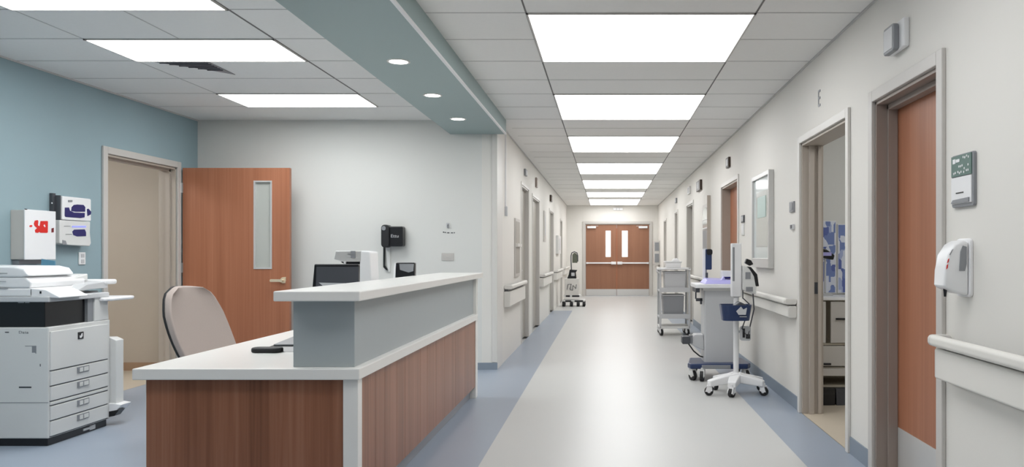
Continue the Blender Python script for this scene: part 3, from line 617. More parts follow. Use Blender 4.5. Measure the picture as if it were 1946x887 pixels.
m_ = MB(); m_.box(-1.77,-1.64,YB-.008,YB,1.17,1.25); m_.box(-1.75,-1.72,YB-.012,YB-.008,1.19,1.23); m_.box(-1.69,-1.66,YB-.012,YB-.008,1.19,1.23); m_.box(-1.72,-1.69,YB-.011,YB-.008,1.2,1.22)
tag(m_.build('outlet_plate', M['casing'], None, bevel=.002), 'pale grey double outlet plate low on the back wall', 'outlet')
t = thing('wall_hook', 'tiny hook with dark dots high on the back wall', 'hook', (-1.7,YB,1.45))
m_ = MB(); m_.prism(rrect(-1.72,-1.685,1.52,1.575,.01),'y',YB-.012,YB); m_.build('hook_plate', M['lgrey'], t); m_ = MB(); m_.tube([(-1.70,YB-.012,1.56),(-1.70,YB-.03,1.545),(-1.70,YB-.03,1.525),(-1.70,YB-.015,1.52)],.004); m_.build('hook', M['dgrey'], t)
m_ = MB()
for x, z, s_ in ((-1.75,1.475,.008),(-1.73,1.472,.006),(-1.70,1.468,.012),(-1.66,1.467,.01),(-1.635,1.468,.006)): m_.box(x-s_,x+s_,YB-.003,YB,z-.005,z+.005)
m_.build('mark', M['dgrey'], t)

# ------------------------------------------------------------ office chair (built at the origin, faces +x)
def office_chair():
    t = thing('office_chair', 'taupe fabric office chair with black shell behind the desk', 'chair', (0,0,0))
    # backrest: grid bent and leaning back
    def backgrid(off, grow, th):
        mb = MB(); nu, nv = 14, 16; vs = []; idx = {}
        def pt(u, v, o_):
            # u -1..1 (width), v 0..1 (height)
            hw = (.215 + .03*math.sin(math.pi*min(1, v*1.1)) - .035*max(0, v-.7)/.3)+grow
            # rounded outline
            r = .17
            if v > 1-r:
                q = (v-(1-r))/r; hw *= math.sqrt(max(0, 1-(q**3.0)*.62))
            if v < .12:
                q = (.12-v)/.12; hw *= math.sqrt(max(0, 1-(q**2.2)*.35))
            y = u*hw; z = .45+v*.575+(-.012*u*u*(v)) ; x = -.18-.25*v-.02*math.sin(v*math.pi)+.05*u*u
            return (x+o_, y, z)
        for o_ in (off, off-th):
            for j in range(nv+1):
                for i in range(nu+1): vs.append(pt(-1+2*i/nu, j/nv, o_))
        N = (nu+1)*(nv+1); fs = []
        for j in range(nv):
            for i in range(nu):
                a = j*(nu+1)+i; fs.append((a, a+1, a+nu+2, a+nu+1)); fs.append((N+a, N+a+nu+1, N+a+nu+2, N+a+1))
        ring = [i for i in range(nu+1)]+[j*(nu+1)+nu for j in range(1, nv+1)]+[nv*(nu+1)+i for i in range(nu-1, -1, -1)]+[j*(nu+1) for j in range(nv-1, 0, -1)]
        for q in range(len(ring)):
            a, b_ = ring[q], ring[(q+1)%len(ring)]; fs.append((a, N+a, N+b_, b_))
        mb.add(vs, fs); return mb
    backgrid(.0, 0, .055).build('backrest', M['fabric'], t, smooth=True, bevel=.018, seg=4)
    lab(backgrid(-.056, -.004, .02).build('back_shell', M['rubber'], t, smooth=True, bevel=.006), 'black rear shell')
    m_ = MB(); m_.prism(rrect(-.22,.26,-.24,.24,.08,6),'z',.41,.48); m_.build('seat', M['fabric'], t, bevel=.025, seg=4, smooth=True)
    m_ = MB(); m_.box(-.12,.12,-.10,.10,.36,.41); m_.tube([(-.1,0,.38),(-.26,0,.40),(-.30,0,.48),(-.37,0,.68)],.024,10); m_.build('tilt_bracket', M['rubber'], t, bevel=.005)
    m_ = MB(); m_.cyl((0,0,.10),(0,0,.25),.03,16); m_.cyl((0,0,.25),(0,0,.37),.018,16); m_.build('gas_lift', M['black'], t)
    for k in range(5):
        a = 2*math.pi*k/5+.3; c_, s_ = math.cos(a), math.sin(a)
        m_ = MB(); m_.cone((c_*.02,s_*.02,.13),(c_*.29,s_*.29,.085),.028,.017,10); m_.cyl((c_*.29,s_*.29,.085),(c_*.29,s_*.29,.05),.01,8)
        m_.cyl((c_*.29-s_*.022,s_*.29+c_*.022,.03),(c_*.29+s_*.022,s_*.29-c_*.022,.03),.03,14); m_.build('base_leg', M['rubber'], t)
    for s_ in (-1, 1):
        pass
    return t
ch = office_chair(); ch.location = (-2.43, 5.22, 0); ch.rotation_euler = (0, 0, math.radians(-15))

# ------------------------------------------------------------ photocopier
CX0, CX1, CY0, CY1 = -4.28, -3.60, 5.09, 5.72
t = thing('photocopier', 'large white floor standing photocopier with paper drawers against the teal wall', 'photocopier', (-3.95, 5.4, 0))
m_ = MB(); m_.box(CX0,CX1,CY0,CY1,.05,.767); m_.build('body', M['offwhite'], t, bevel=.006)
m_ = MB(); m_.box(CX0+.02,CX1-.012,CY0+.01,CY1-.02,.0,.05); lab(m_.build('plinth', M['black'], t, bevel=.004), 'black plinth')
m_ = MB(); m_.box(CX0,CX1-.03,CY0+.01,CY0+.40,.767,.945); m_.build('output_bay', M['black'], t, bevel=.003)
m_ = MB(); m_.box(CX0,CX1-.01,CY0+.40,CY0+.46,.767,.945); m_.box(CX0, CX1-.2, CY0+.46, CY1, .767, .945); m_.build('bay_side', M['mgrey'], t)
m_ = MB(); m_.prism([(CY0+.46,.767),(CY1-.01,.767),(CY1-.03,.945),(CY0+.46,.945)],'x',CX1-.2,CX1); m_.build('side_pillar', M['offwhite'], t, bevel=.005)
m_ = MB(); m_.box(CX0,CX1+.01,CY0-.01,CY1-.02,.93,.965); m_.build('scanner_bed', M['lgrey'], t, bevel=.006)
# layered document feeder
m_ = MB(); m_.box(CX0,CX1-.1,CY0,CY1-.12,.965,1.02); m_.build('feeder_base', M['white'], t, bevel=.01)
m_ = MB(); m_.prism([(CX0,1.02),(CX1-.12,1.02),(CX1-.11,1.06),(CX1-.15,1.09),(CX0,1.09)],'y',CY0,CY1-.10); m_.build('feeder_lid', M['white'], t, bevel=.01)
m_ = MB(); m_.prism([(CX0,1.09),(CX1-.17,1.09),(CX1-.12,1.10),(CX1-.155,1.145),(CX1-.22,1.16),(CX0,1.165)],'y',CY0-.005,CY1-.2); m_.build('feeder_cover', M['white'], t, bevel=.012, seg=3)
m_ = MB(); m_.box(CX0,CX1-.26,CY0-.008,CY0-.004,1.115,1.118); m_.box(CX0,CX1-.27,CY0-.008,CY0-.004,1.062,1.065); m_.box(CX0,CX1-.26,CY0-.006,CY0+.0,1.018,1.021); m_.build('seam', M['mgrey'], t)
m_ = MB(); m_.prism([(CY0+.28,1.03),(CY1-.06,1.05),(CY1-.06,1.10),(CY0+.40,1.07)],'x',CX1-.34,CX1-.12); m_.build('input_tray', M['offwhite'], t, bevel=.006)
m_ = MB(); m_.prism([(CY0+.30,.985),(CY1+.02,.995),(CY1+.02,1.045),(CY0+.42,1.03)],'x',CX1-.30,CX1-.03); m_.build('paper_tray', M['lgrey'], t, bevel=.006)
m_ = MB(); m_.prism(rrect(CX1-.25,CX1-.02,CY1-.03,CY1+.14,.04),'z',1.02,1.055); m_.build('tray_tip', M['white'], t, bevel=.012, seg=3)
m_ = MB(); m_.prism([(CX1-.12,.965),(CX1+.07,.955),(CX1+.07,.965),(CX1-.02,1.01),(CX1-.12,1.02)],'y',CY0-.0,CY0+.28); pn = m_.build('control_panel', M['white'], t, bevel=.006)
m_ = MB(); m_.box(CX1-.055,CX1-.045,CY0-.003,CY0,.985,1.0); m_.build('button', M['black'], pn)
m_ = MB(); m_.box(CX1-.23,CX1-.1,CY0+.46,CY1+.02,.965,.975); m_.build('document_plate', M['mgrey'], t)
m_ = MB(); m_.prism(rrect(-3.86,-3.53,CY1-.12,CY1+.22,.06),'z',.905,.93); sh = m_.build('side_tray', M['white'], t, bevel=.01, seg=3)
# small prints on black bay
m_ = MB(); m_.box(-3.80,-3.765,CY0+.005,CY0+.01,.925,.93); m_.box(-3.755,-3.73,CY0+.005,CY0+.01,.925,.93); m_.build('marking', M['lgrey'], t)
# drawers on the front face (+x)
zs = [(.485,.74,'door_cover'),(.386,.482,'paper_drawer'),(.288,.383,'paper_drawer'),(.26,.285,'paper_drawer'),(.162,.257,'paper_drawer'),(.06,.159,'paper_drawer')]
for z0, z1, nm in zs:
    m_ = MB(); m_.box(CX1-.001,CX1+.010,CY0+.01,CY1-.035,z0+.003,z1-.002); dr = m_.build(nm, M['offwhite'], t, bevel=.003)
    if nm == 'paper_drawer' and z1-z0 > .05:
        m_ = MB(); yc = CY0+.32; zz = z1-.028
        m_.box(CX1+.0095,CX1+.014,yc-.06,yc+.06,zz-.022,zz+.018); m_.build('handle_recess', M['mgrey'], dr)
        m_ = MB(); m_.box(CX1+.012,CX1+.017,yc-.04,yc-.008,zz-.016,zz+.012); m_.box(CX1+.012,CX1+.017,yc+.004,yc+.05,zz-.016,zz+.012); m_.build('handle', M['offwhite'], dr)
m_ = MB()
for z0, z1, nm in zs: m_.box(CX1,CX1+.006,CY0+.01,CY1-.035,z0-.003,z0+.003)
m_.build('drawer_gap', M['dgrey'], t)
# logo: black square, white mark
m_ = MB(); y_, z_ = CY0+.295, .685; m_.box(CX1+.0095,CX1+.013,y_-.028,y_+.028,z_-.024,z_+.024); lg = m_.build('logo_badge', M['black'], t)
m_ = MB(); m_.prism([(y_-.012,z_-.016),(y_+.004,z_-.016),(y_+.016,z_-.004),(y_+.016,z_+.016),(y_+.004,z_+.012),(y_-.002,z_-.002),(y_-.014,z_+.002)],'x',CX1+.012,CX1+.0145); m_.build('logo_mark', M['white'], lg)
# side face prints
text('lettering', 'Data', .026, (-3.76, CY0-.001, .735), ROT_NY, M['mgrey'], t, .0006, 1.3)
for x0, x1, z0, z1 in ((-3.88,-3.855,.733,.739),(-3.79,-3.71,.376,.386),(-3.655,-3.65,.515,.532)):
    m_ = MB(); m_.box(x0,x1,CY0-.001,CY0+.001,z0,z1); m_.build('marking', M['dgrey'], t)
m_ = MB(); m_.prism([(-3.75,.649),(-3.75,.645),(-3.706,.645),(-3.706,.604),(-3.685,.604),(-3.685,.600),(-3.678,.598),(-3.678,.649)],'y',CY0-.001,CY0+.001); m_.build('latch_mark', M['mgrey'], t)
m_ = MB(); m_.box(CX0+.01,CX1-.002,CY0-.001,CY0+.001,.280,.284); m_.build('panel_seam', M['mgrey'], t)
# side finisher
m_ = MB(); m_.prism([(CX1-.2,.16),(CX1+.045,.13),(CX1+.045,.615),(CX1+.0,.635),(CX1-.2,.635)],'y',CY1,CY1+.09); m_.build('finisher', M['offwhite'], t, bevel=.005)
m_ = MB(); m_.prism([(CX1-.1,.09),(CX1+.05,.10),(CX1+.09,.15),(CX1+.03,.16),(CX1-.1,.16)],'y',CY1-.01,CY1+.11); m_.build('finisher_foot', M['white'], t, bevel=.005)
m_ = MB(); m_.prism([(CX1-.01,.06),(CX1+.04,.07),(CX1+.075,.115),(CX1-.01,.10)],'y',CY1-.012,CY1+.06); m_.build('foot_pad', M['black'], t)
m_ = MB(); m_.box(CX1-.04,CX1-.008,CY0+.42,CY0+.48,.01,.04); m_.box(CX1-.012,CX1-.006,CY0+.35,CY0+.45,.02,.035); m_.build('foot_plate', M['lgrey'], t)
m_ = MB(); m_.prism([(-4.05,.975),(-3.945,.975),(-3.945,1.19),(-4.04,1.205)],'y',CY1-.08,CY1-.07)
tag(m_.build('card_folder', M['bluefolder'], None), 'blue card folder standing behind the photocopier feeder', 'folder')
# ------------------------------------------------------------ teal wall fittings
# white cabinet with red mark
XF = -4.284
t = thing('sharps_cabinet', 'white steel wall box with a red printed mark above the photocopier', 'wall box', (-4.33, 5.97, 1.19))
m_ = MB(); m_.box(XT,XF-.004,5.81,6.125,1.20,1.565); m_.build('housing', M['casing'], t, bevel=.004)
m_ = MB(); m_.box(XF-.004,XF+.006,5.805,6.13,1.198,1.57); dr = m_.build('door', M['white'], t, bevel=.003)
m_ = MB(); m_.box(XF+.002,XF+.008,5.805,5.825,1.567,1.573); m_.build('hinge', M['black'], dr)
m_ = MB(); m_.box(XT,XT+.05,5.83,6.08,1.165,1.198); m_.build('bracket', M['mgrey'], t)
def logo(shapes, X, m, parent, name, cx=None):
    mb = MB()
    for sh in shapes:
        pts = []
        for (cxp, cyp) in sh:
            px, py = cxp/3.41, 340+cyp/3.41
            p = pX(px, py, X); pts.append((p.y, p.z))
        mb.prism(pts, 'x', X, X+.0025)
    return mb.build(name, m, parent)
red = [[(219,290),(225,270),(243,266),(247,275),(244,300),(256,306),(262,272),(306,272),(309,276),(308,345),(303,349),(262,348),(255,342),(243,349),(228,346),(226,330),(240,318),(224,305)],
       [(190,305),(194,299),(206,298),(208,305),(204,311),(193,311)]]
logo(red, XF+.006, M['red'], dr, 'printed_mark')
logo([[(333,320),(347,316),(347,345),(333,347)]], XF+.006, mat('dark red print', rgb(110,20,24), .5), dr, 'latch')
m_ = MB(); p = pX(288/3.41, 340+303/3.41, XF+.0085); m_.prism([(p.y-.012,p.z+.004),(p.y+.002,p.z+.01),(p.y+.01,p.z-.008),(p.y+.0,p.z-.01)],'x',XF+.0085,XF+.0095); m_.build('printed_cutout', M['white'], dr)
# glove / soap dispensers
XF = -4.31
t = thing('glove_dispenser', 'white dispenser with big navy print, upper of the two on teal wall', 'dispenser', (-4.35, 6.42, 1.51), 'dispensers on the teal wall')
m_ = MB(); m_.prism(rrect(6.25,6.60,1.512,1.70,.012),'x',XT,XF); bd = m_.build('housing', M['white'], t, bevel=.008, seg=3)
m_ = MB(); m_.box(XT,XF-.01,6.238,6.252,1.505,1.705); m_.build('side_cover', M['dgrey'], t, bevel=.003)
logo([[(420,185),(446,184),(452,205),(478,217),(548,220),(547,248),(520,253),(425,246),(419,238)],[(461,208),(464,182),(478,168),(500,165),(540,168),(551,182),(550,212),(490,212)],[(563,195),(572,192),(590,213),(586,230),(566,240)]], XF+.0005, M['navyprint'], bd, 'printed_mark')
logo([[(440,137),(468,136),(467,149),(441,150)]], XF+.0005, M['mgrey'], bd, 'label')
t = thing('soap_dispenser', 'white dispenser with small navy print, lower of the two on teal wall', 'dispenser', (-4.35, 6.42, 1.31), 'dispensers on the teal wall')
m_ = MB(); m_.prism([(6.22,1.325),(6.32,1.312),(6.58,1.305),(6.60,1.33),(6.585,1.42),(6.59,1.508),(6.22,1.508)],'x',XT,XF); bd = m_.build('housing', M['offwhite'], t, bevel=.006, seg=3)
logo([[(468,340),(480,328),(548,326),(556,345),(556,370),(498,372),(474,362)]], XF+.0005, M['navyprint'], bd, 'printed_mark')
logo([[(468,305),(556,304),(556,313),(468,312)]], XF+.0005, M['blueled'], bd, 'indicator_strip')
logo([[(415,304),(455,303),(455,306),(415,307)],[(425,357),(465,356),(465,359),(425,360)],[(404,395),(425,400),(432,424),(404,424)]], XF+.0005, M['mgrey'], bd, 'seam')
t = thing('wall_bracket', 'short dark upright bracket left of the navy printed dispenser', 'bracket', (XT, 6.27, 1.56))
p = pX(99,370,XT); q = pX(105,405,XT); m_ = MB(); m_.box(XT,XT+.03,p.y,6.215,1.57,1.72); m_.build('bar', M['dgrey'], t, bevel=.003); m_ = MB(); m_.cyl((XT+.03,6.2,1.64),(XT+.034,6.2,1.64),.006,8); m_.build('screw', M['lgrey'], t)
t = thing('wall_outlet', 'white outlet plate on the teal wall beside the door frame', 'outlet', (XT, 6.595, 1.15))
m_ = MB(); m_.box(XT,XT+.01,6.555,6.635,1.152,1.255); m_.build('plate', M['white'], t, bevel=.003)
m_ = MB(); m_.box(XT+.01,XT+.013,6.575,6.615,1.21,1.24); m_.box(XT+.01,XT+.013,6.575,6.615,1.165,1.195); m_.build('socket', M['lgrey'], t)

# ------------------------------------------------------------ carts
def caster(t, x, y, r=.05, m='white', ang=0, zt=.14):
    mb = MB(); mb.cyl((x-.016,y,r),(x+.016,y,r),r,20,1); mb.cyl((x-.018,y,r),(x+.018,y,r),r*.42,14,0)
    mb.prism([(y-r*.9,r*.95),(y-r*.5,r*2.0),(y+r*.6,r*2.3),(y+r*.75,r*1.1),(y,r*.9)],'x',x-.026,x-.018,0)
    mb.prism([(y-r*.9,r*.95),(y-r*.5,r*2.0),(y+r*.6,r*2.3),(y+r*.75,r*1.1),(y,r*.9)],'x',x+.018,x+.026,0)
    mb.box(x-.026,x+.026,y-r*.4,y+r*.5,r*2.0,r*2.3,0)
    mb.cyl((x,y,r*2.2),(x,y,zt),.012,10,0)
    mb.rot(ang, (x, y, 0)); mb.build('caster', [M[m], M['rubber']], t)

# 1. pole cart with navy basket
px_, py_ = 1.15, 7.02
t = thing('pole_cart', 'white pole cart with navy basket and splayed wheeled base', 'cart', (px_, py_, 0))
m_ = MB(); m_.cyl((px_,py_,.15),(px_,py_,.86),.024,20); m_.build('pole', M['white'], t, smooth=False)
m_ = MB(); m_.prism(rrect(px_-.045,px_+.045,py_-.035,py_+.035,.012),'z',.86,1.335); up = m_.build('upper_column', M['white'], t, bevel=.006)
m_ = MB(); m_.box(px_-.036,px_-.018,py_-.037,py_-.034,1.0,1.30); m_.build('channel', M['mgrey'], up)
m_ = MB(); m_.lathe([(.03,.0),(.075,.0),(.07,.03),(.035,.05),(.028,.07)], (px_,py_,.12), 24); m_.build('hub', M['white'], t)
for ang, ln in ((200,.27),(250,.20),(335,.25),(25,.27),(130,.25)):
    a = math.radians(ang); ex, ey = px_+math.cos(a)*ln, py_+math.sin(a)*ln
    mb = MB(); n_ = Vector((-math.sin(a), math.cos(a), 0)); c0 = Vector((px_,py_,.15)); c1 = Vector((ex,ey,.105))
    vs = []
    for c_, w_, h_ in ((c0,.06,.042),(c0.lerp(c1,.5),.045,.036),(c1,.036,.026)):
        for sgn, zz in ((-1,-1),(1,-1),(1,1),(-1,1)): vs.append(c_+n_*w_*sgn+Vector((0,0,zz*h_)))
    fs = [(0,1,2,3),(8,11,10,9)]
    for q in range(2):
        for r_ in range(4): fs.append((q*4+r_, q*4+(r_+1)%4, q*4+4+(r_+1)%4, q*4+4+r_))
    mb.add(vs, fs); lg = mb.build('base_leg', M['white'], t, bevel=.01, seg=3)
    caster(t, ex, ey, .038, 'white', a+1.2, .11)
# basket: open tub
def tub(t, x0, x1, y0, y1, z0, z1, m, name='basket', th=.006, bev=.01, flare=.018):
    mb = MB()
    def ring(g, z): return [(x, y, z) for x, y in rrect(x0-g, x1+g, y0-g, y1+g, .06, 5)]
    A, B_, C_, D_ = ring(0, z0), ring(flare, z1), ring(flare-th, z1), ring(-th, z0+th)
    n = len(A); vs = A+B_+C_+D_; fs = [list(range(n))[::-1]]
    for k_ in range(3):
        for i in range(n): fs.append((k_*n+i, k_*n+(i+1)%n, (k_+1)*n+(i+1)%n, (k_+1)*n+i))
    fs.append(list(range(3*n, 4*n))); mb.add(vs, fs); return mb.build(name, M[m], t)
bk = tub(t, px_-.145, px_+.085, py_-.24, py_-.045, .665, .80, 'navy')
m_ = MB(); m_.prism([(px_-.04,.75),(px_-.02,.72),(px_+.04,.72),(px_+.05,.78),(px_+.02,.765),(px_,.79)],'y',py_-.268,py_-.24); m_.box(px_-.01,px_+.05,py_-.258,py_-.238,.70,.706); m_.build('label', M['lgrey'], bk)
m_ = MB(); m_.prism([(px_-.05,.79),(px_+.0,.83),(px_+.06,.80),(px_+.05,.74)],'y',py_-.20,py_-.08); m_.build('pouch', M['dgrey'], bk, bevel=.012)
# pump at right of the pole
m_ = MB(); m_.prism([(px_+.05,1.14),(px_+.10,1.12),(px_+.155,1.06),(px_+.175,.95),(px_+.17,.88),(px_+.05,.92)],'y',py_-.05,py_+.04); pm = m_.build('pump', M['offwhite'], t, bevel=.01, seg=3)
m_ = MB(); m_.prism([(px_+.10,1.13),(px_+.125,1.125),(px_+.18,1.06),(px_+.195,.955),(px_+.165,.955),(px_+.15,1.04)],'y',py_-.055,py_+.045); m_.build('pump_edge', M['black'], pm, bevel=.006)
m_ = MB(); m_.prism([(px_+.075,1.16),(px_+.09,1.20),(px_+.13,1.185),(px_+.15,1.15),(px_+.12,1.135)],'y',py_-.03,py_+.03); m_.build('knob', M['black'], pm, bevel=.006)
m_ = MB(); m_.box(px_+.075,px_+.12,py_-.056,py_-.05,1.02,1.08); m_.box(px_+.08,px_+.14,py_-.056,py_-.05,.91,.95); m_.build('display', M['mgrey'], pm)
m_ = MB(); m_.box(px_+.04,px_+.06,py_-.02,py_+.02,.95,1.1); m_.build('bracket', M['steel'], t)
m_ = MB(); m_.tube([(px_+.06,py_,.95),(px_+.055,py_-.03,.85),(px_+.11,py_-.03,.80),(px_+.09,py_,.68),(px_+.05,py_-.02,.58),(px_+.10,py_-.03,.50),(px_+.13,py_,.62),(px_+.16,py_,.75),(px_+.15,py_,.90)],.006,8); m_.build('cable', M['dgrey'], t)
m_ = MB(); m_.prism(rrect(px_+.035,px_+.13,.47,.60,.02),'y',py_-.02,py_+.03); m_.box(px_+.02,px_+.04,py_-.01,py_+.01,.54,.56); pc = m_.build('power_box', M['lgrey'], t, bevel=.006)
m_ = MB(); m_.box(px_+.055,px_+.075,py_-.024,py_-.02,.5,.58); m_.box(px_+.085,px_+.12,py_-.024,py_-.02,.49,.53); m_.build('marking', M['black'], pc)

# 2. pedestal cart with lilac top
cx, cy = 1.10, 8.05
t = thing('pedestal_cart', 'grey pedestal cart with lilac tray top and navy wheeled base', 'cart', (cx, cy, 0))
m_ = MB(); m_.prism(rrect(.97,1.27,7.85,8.15,.02),'z',.15,.90); m_.build('pedestal', M['lgrey'], t, bevel=.006)
m_ = MB(); m_.box(.955,1.285,7.84,8.16,.875,.905); m_.build('shelf', M['offwhite'], t, bevel=.004)
m_ = MB(); m_.prism(rrect(.87,1.30,7.74,8.20,.03),'z',.905,.945); m_.build('top', M['white'], t, bevel=.008)
m_ = MB(); m_.add([(.96,7.745,.945),(1.29,7.745,.945),(1.29,8.19,.945),(.96,8.19,.945),(.99,7.80,.985),(1.27,7.80,.975),(1.27,8.1,.985),(1.0,8.1,1.0)], [(0,3,2,1),(4,5,6,7),(0,1,5,4),(1,2,6,5),(2,3,7,6),(3,0,4,7)]); lab(m_.build('plastic_cover', M['lilac'], t, bevel=.01, seg=3), 'lilac cover')
m_ = MB(); m_.prism([(1.08,.97),(1.14,.985),(1.16,1.02),(1.175,.985),(1.21,.97)],'y',7.82,7.9); m_.build('cover_fold', M['lilac'], t, bevel=.004)
m_ = MB(); m_.box(1.17,1.28,8.0,8.15,.99,1.07); bx = m_.build('supply_box', M['white'], t, bevel=.004); m_=MB(); m_.box(1.172,1.282,7.998,8.0,.99,1.01); m_.build('box_band', M['navyprint'], bx)
m_ = MB(); m_.box(.88,.92,7.8,8.1,.86,.905); m_.box(.885,.90,7.9,7.92,.79,.86); m_.box(.93,.95,7.86,7.88,.74,.80); m_.box(.89,.955,7.86,7.9,.77,.80); m_.build('handle_bracket', M['dgrey'], t, bevel=.003)
# monitor on stalk
m_ = MB(); m_.box(1.00,1.03,8.12,8.15,.945,1.30); m_.build('mast', M['lgrey'], t); m_ = MB(); m_.prism(rrect(1.01,1.075,1.08,1.29,.012),'y',8.07,8.12); mn = m_.build('screen_housing', M['navy'], t, bevel=.004)
m_ = MB(); m_.prism(rrect(1.02,1.08,1.23,1.29,.02),'y',8.06,8.07); m_.build('lens', M['black'], mn); m_ = MB(); m_.box(.985,1.01,8.08,8.12,.99,1.29); m_.build('side_strip', M['white'], mn)
m_ = MB(); m_.box(1.01,1.035,8.065,8.07,.99,1.05); m_.build('label', M['dgrey'], mn)
# base
m_ = MB(); m_.prism([(.82,7.72),(1.38,7.72),(1.42,7.80),(1.40,8.2),(.86,8.2),(.80,7.80)],'z',.115,.165); m_.build('base_deck', M['navy'], t, bevel=.012, seg=3)
m_ = MB(); m_.box(.93,1.21,7.70,7.73,.12,.155); m_.build('base_trim', M['mgrey'], t, bevel=.004)
for x, y, a in ((.845,7.76,.5),(.93,7.70,-.3),(1.37,7.78,.4),(.90,8.15,.2),(1.36,8.16,-.2)): caster(t, x, y, .05, 'offwhite', a, .13)
# suction unit hanging on the left side
m_ = MB(); m_.prism([(.82,.36),(.88,.44),(.96,.44),(.97,.37),(.97,.28),(.90,.31),(.84,.34)],'y',7.86,8.02); su = m_.build('suction_unit', M['lgrey'], t, bevel=.008)
m_ = MB(); m_.prism(rrect(.75,.83,.345,.42,.012),'y',7.84,7.98); m_.build('dark_window', M['dgrey'], su, bevel=.004); m_ = MB(); m_.box(.83,.855,7.85,7.98,.35,.43); m_.build('coupling', M['smoke'], su)
m_ = MB(); m_.tube([(.82,7.9,.34),(.87,7.9,.27),(.93,7.9,.22),(.965,7.9,.21)],.007); m_.build('hose', M['black'], su)

# 3. shelf cart
t = thing('shelf_cart', 'grey utility shelf cart loaded with tubs, farther along right wall', 'cart', (1.04, 12.2, 0))
a0, a1, b0, b1 = .80, 1.27, 11.98, 12.5
for x in (a0, a1-.03):
    for y in (b0, b1-.03):
        m_ = MB(); m_.prism(rrect(x,x+.03,y,y+.03,.008,3),'z',.12,1.03); m_.build('post', M['lgrey'], t)
for z in (.26, .66): 
    m_ = MB(); m_.box(a0,a1,b0,b1,z,z+.025); m_.box(a0,a1,b0-.005,b0+.01,z,z+.07); m_.build('shelf', M['lgrey'], t, bevel=.003)
m_ = MB(); m_.box(a0-.01,a1+.01,b0,b1,1.0,1.03); m_.build('top_shelf', M['offwhite'], t, bevel=.004)
m_ = MB(); m_.box(a0+.0,a1,b0,b1,.11,.14); m_.build('base_frame', M['offwhite'], t, bevel=.004)
m_ = MB(); m_.tube([(a0,b0+.02,.95),(a0-.04,b0-.02,.98),(a0-.04,b0-.02,1.01),(a0+.1,b0-.06,1.02),(a1-.1,b0-.06,1.02),(a1,b0,1.0)],.012,10); m_.build('push_handle', M['white'], t)
for x in (a0+.03, a1-.04):
    for y in (b0+.03, b1-.04): caster(t, x, y, .05, 'white', .3, .13)
def tubthing(x0,x1,y0,y1,z0,z1,m,label,name='storage_tub',lid='lgrey'):
    q = thing(name, label, 'container', ((x0+x1)/2,(y0+y1)/2,z0), 'tubs on the shelf cart')
    mm = MB(); mm.prism([(x0+.015,z0),(x1-.015,z0),(x1,z1-.02),(x0,z1-.02)],'y',y0,y1); mm.build('body', M[m], q, bevel=.01)
    mm = MB(); mm.box(x0-.008,x1+.008,y0-.008,y1+.008,z1-.02,z1); mm.build('lid', M[lid], q, bevel=.004)
tubthing(.88,1.21,12.03,12.42,.685,.975,'lgrey','large grey tub on the middle shelf of the utility cart')
tubthing(.86,1.18,12.03,12.42,.285,.62,'mgrey','tall grey tub on the bottom shelf of the utility cart')
tubthing(.90,1.14,12.03,12.40,1.03,1.13,'white','flat white box on top of the utility cart', 'supply_box','white')
m_ = MB(); m_.add([(1.0,11.99,1.13),(1.12,11.99,1.13),(1.12,12.2,1.13),(1.0,12.2,1.13),(1.02,12.02,1.17),(1.10,12.02,1.16),(1.09,12.17,1.18),(1.03,12.17,1.17)], [(0,3,2,1),(4,5,6,7),(0,1,5,4),(1,2,6,5),(2,3,7,6),(3,0,4,7)])
for v in m_.v: v.y += .06
tag(m_.build('folded_towel', M['white'], None, bevel=.012, seg=3), 'folded white cloth on the flat white box of the utility cart', 'towel')

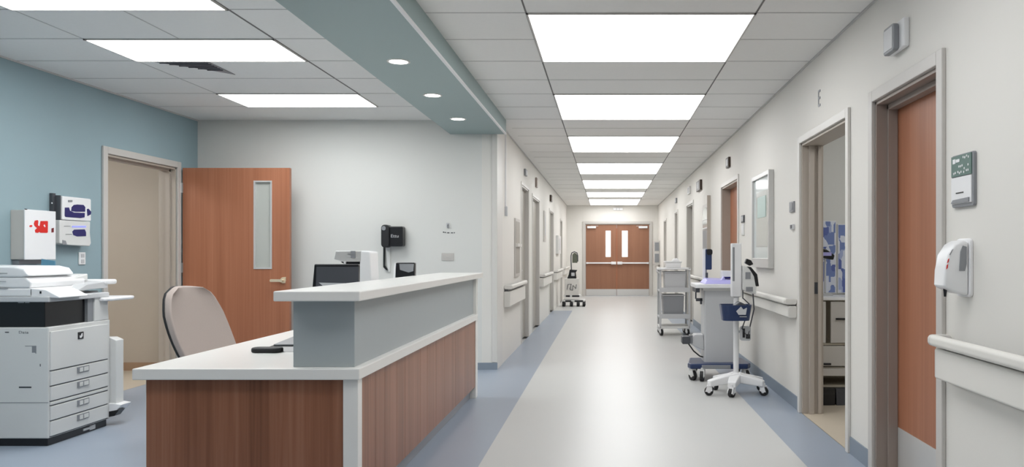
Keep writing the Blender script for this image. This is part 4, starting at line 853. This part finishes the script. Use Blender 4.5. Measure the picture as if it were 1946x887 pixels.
# 4. small cart left far
cx, cy = -.82, 18.8
t = thing('monitor_cart', 'small wheeled monitor cart with black trim by the left wall', 'cart', (cx, cy, 0))
m_ = MB(); m_.box(cx-.22,cx+.30,cy-.15,cy+.25,.10,.16); m_.box(cx-.2,cx+.2,cy-.12,cy+.22,.22,.27); m_.build('base', M['offwhite'], t, bevel=.01)
for x in (cx-.2, cx-.02, cx+.14, cx+.28):
    m_ = MB(); m_.cyl((x-.03,cy-.15,.06),(x+.03,cy-.15,.06),.06,14); m_.cyl((x-.03,cy+.2,.06),(x+.03,cy+.2,.06),.06,14); m_.build('wheel', M['rubber'], t)
m_ = MB(); m_.box(cx-.16,cx-.02,cy-.157,cy-.15,.11,.15); m_.box(cx+.06,cx+.26,cy-.157,cy-.15,.11,.15); m_.box(cx-.15,cx-.05,cy-.125,cy-.12,.225,.265); m_.box(cx+.0,cx+.17,cy-.125,cy-.12,.225,.265); m_.build('marking', M['black'], t)
m_ = MB(); m_.box(cx-.18,cx+.16,cy-.1,cy+.2,.27,.66); cb = m_.build('cabinet', M['casingwhite'], t, bevel=.01)
m_ = MB(); m_.tube([(cx-.12,cy-.108,.40),(cx-.10,cy-.108,.52),(cx-.02,cy-.108,.53),(cx-.05,cy-.108,.40),(cx+.01,cy-.108,.38),(cx+.02,cy-.108,.50),(cx+.09,cy-.108,.42),(cx+.10,cy-.108,.52)],.008,6); m_.build('coiled_cable', M['dgrey'], cb)
m_ = MB(); m_.prism([(cx-.12,.66),(cx+.10,.66),(cx+.08,.80),(cx+.12,.86),(cx-.06,.87),(cx-.08,.76)],'y',cy-.08,cy+.12); m_.build('instrument', M['black'], t, bevel=.01); m_ = MB(); m_.box(cx-.02,cx+.06,cy-.085,cy-.08,.72,.80); m_.build('screen', M['lgrey'], t)
m_ = MB(); m_.tube([(cx-.02,cy,.86),(cx-.03,cy,1.1),(cx-.03,cy,1.2),(cx-.01,cy,1.27),(cx+.05,cy,1.295),(cx+.11,cy,1.27),(cx+.13,cy,1.2),(cx+.13,cy,1.06)],.013,10); m_.build('arched_stand', M['dgrey'], t)
m_ = MB(); m_.prism([(cx+.0,1.03),(cx+.12,1.03),(cx+.12,1.2),(cx+.09,1.26),(cx+.04,1.27),(cx+.0,1.22)],'y',cy-.01,cy+.02); m_.build('mirror_head', M['mirror'], t)
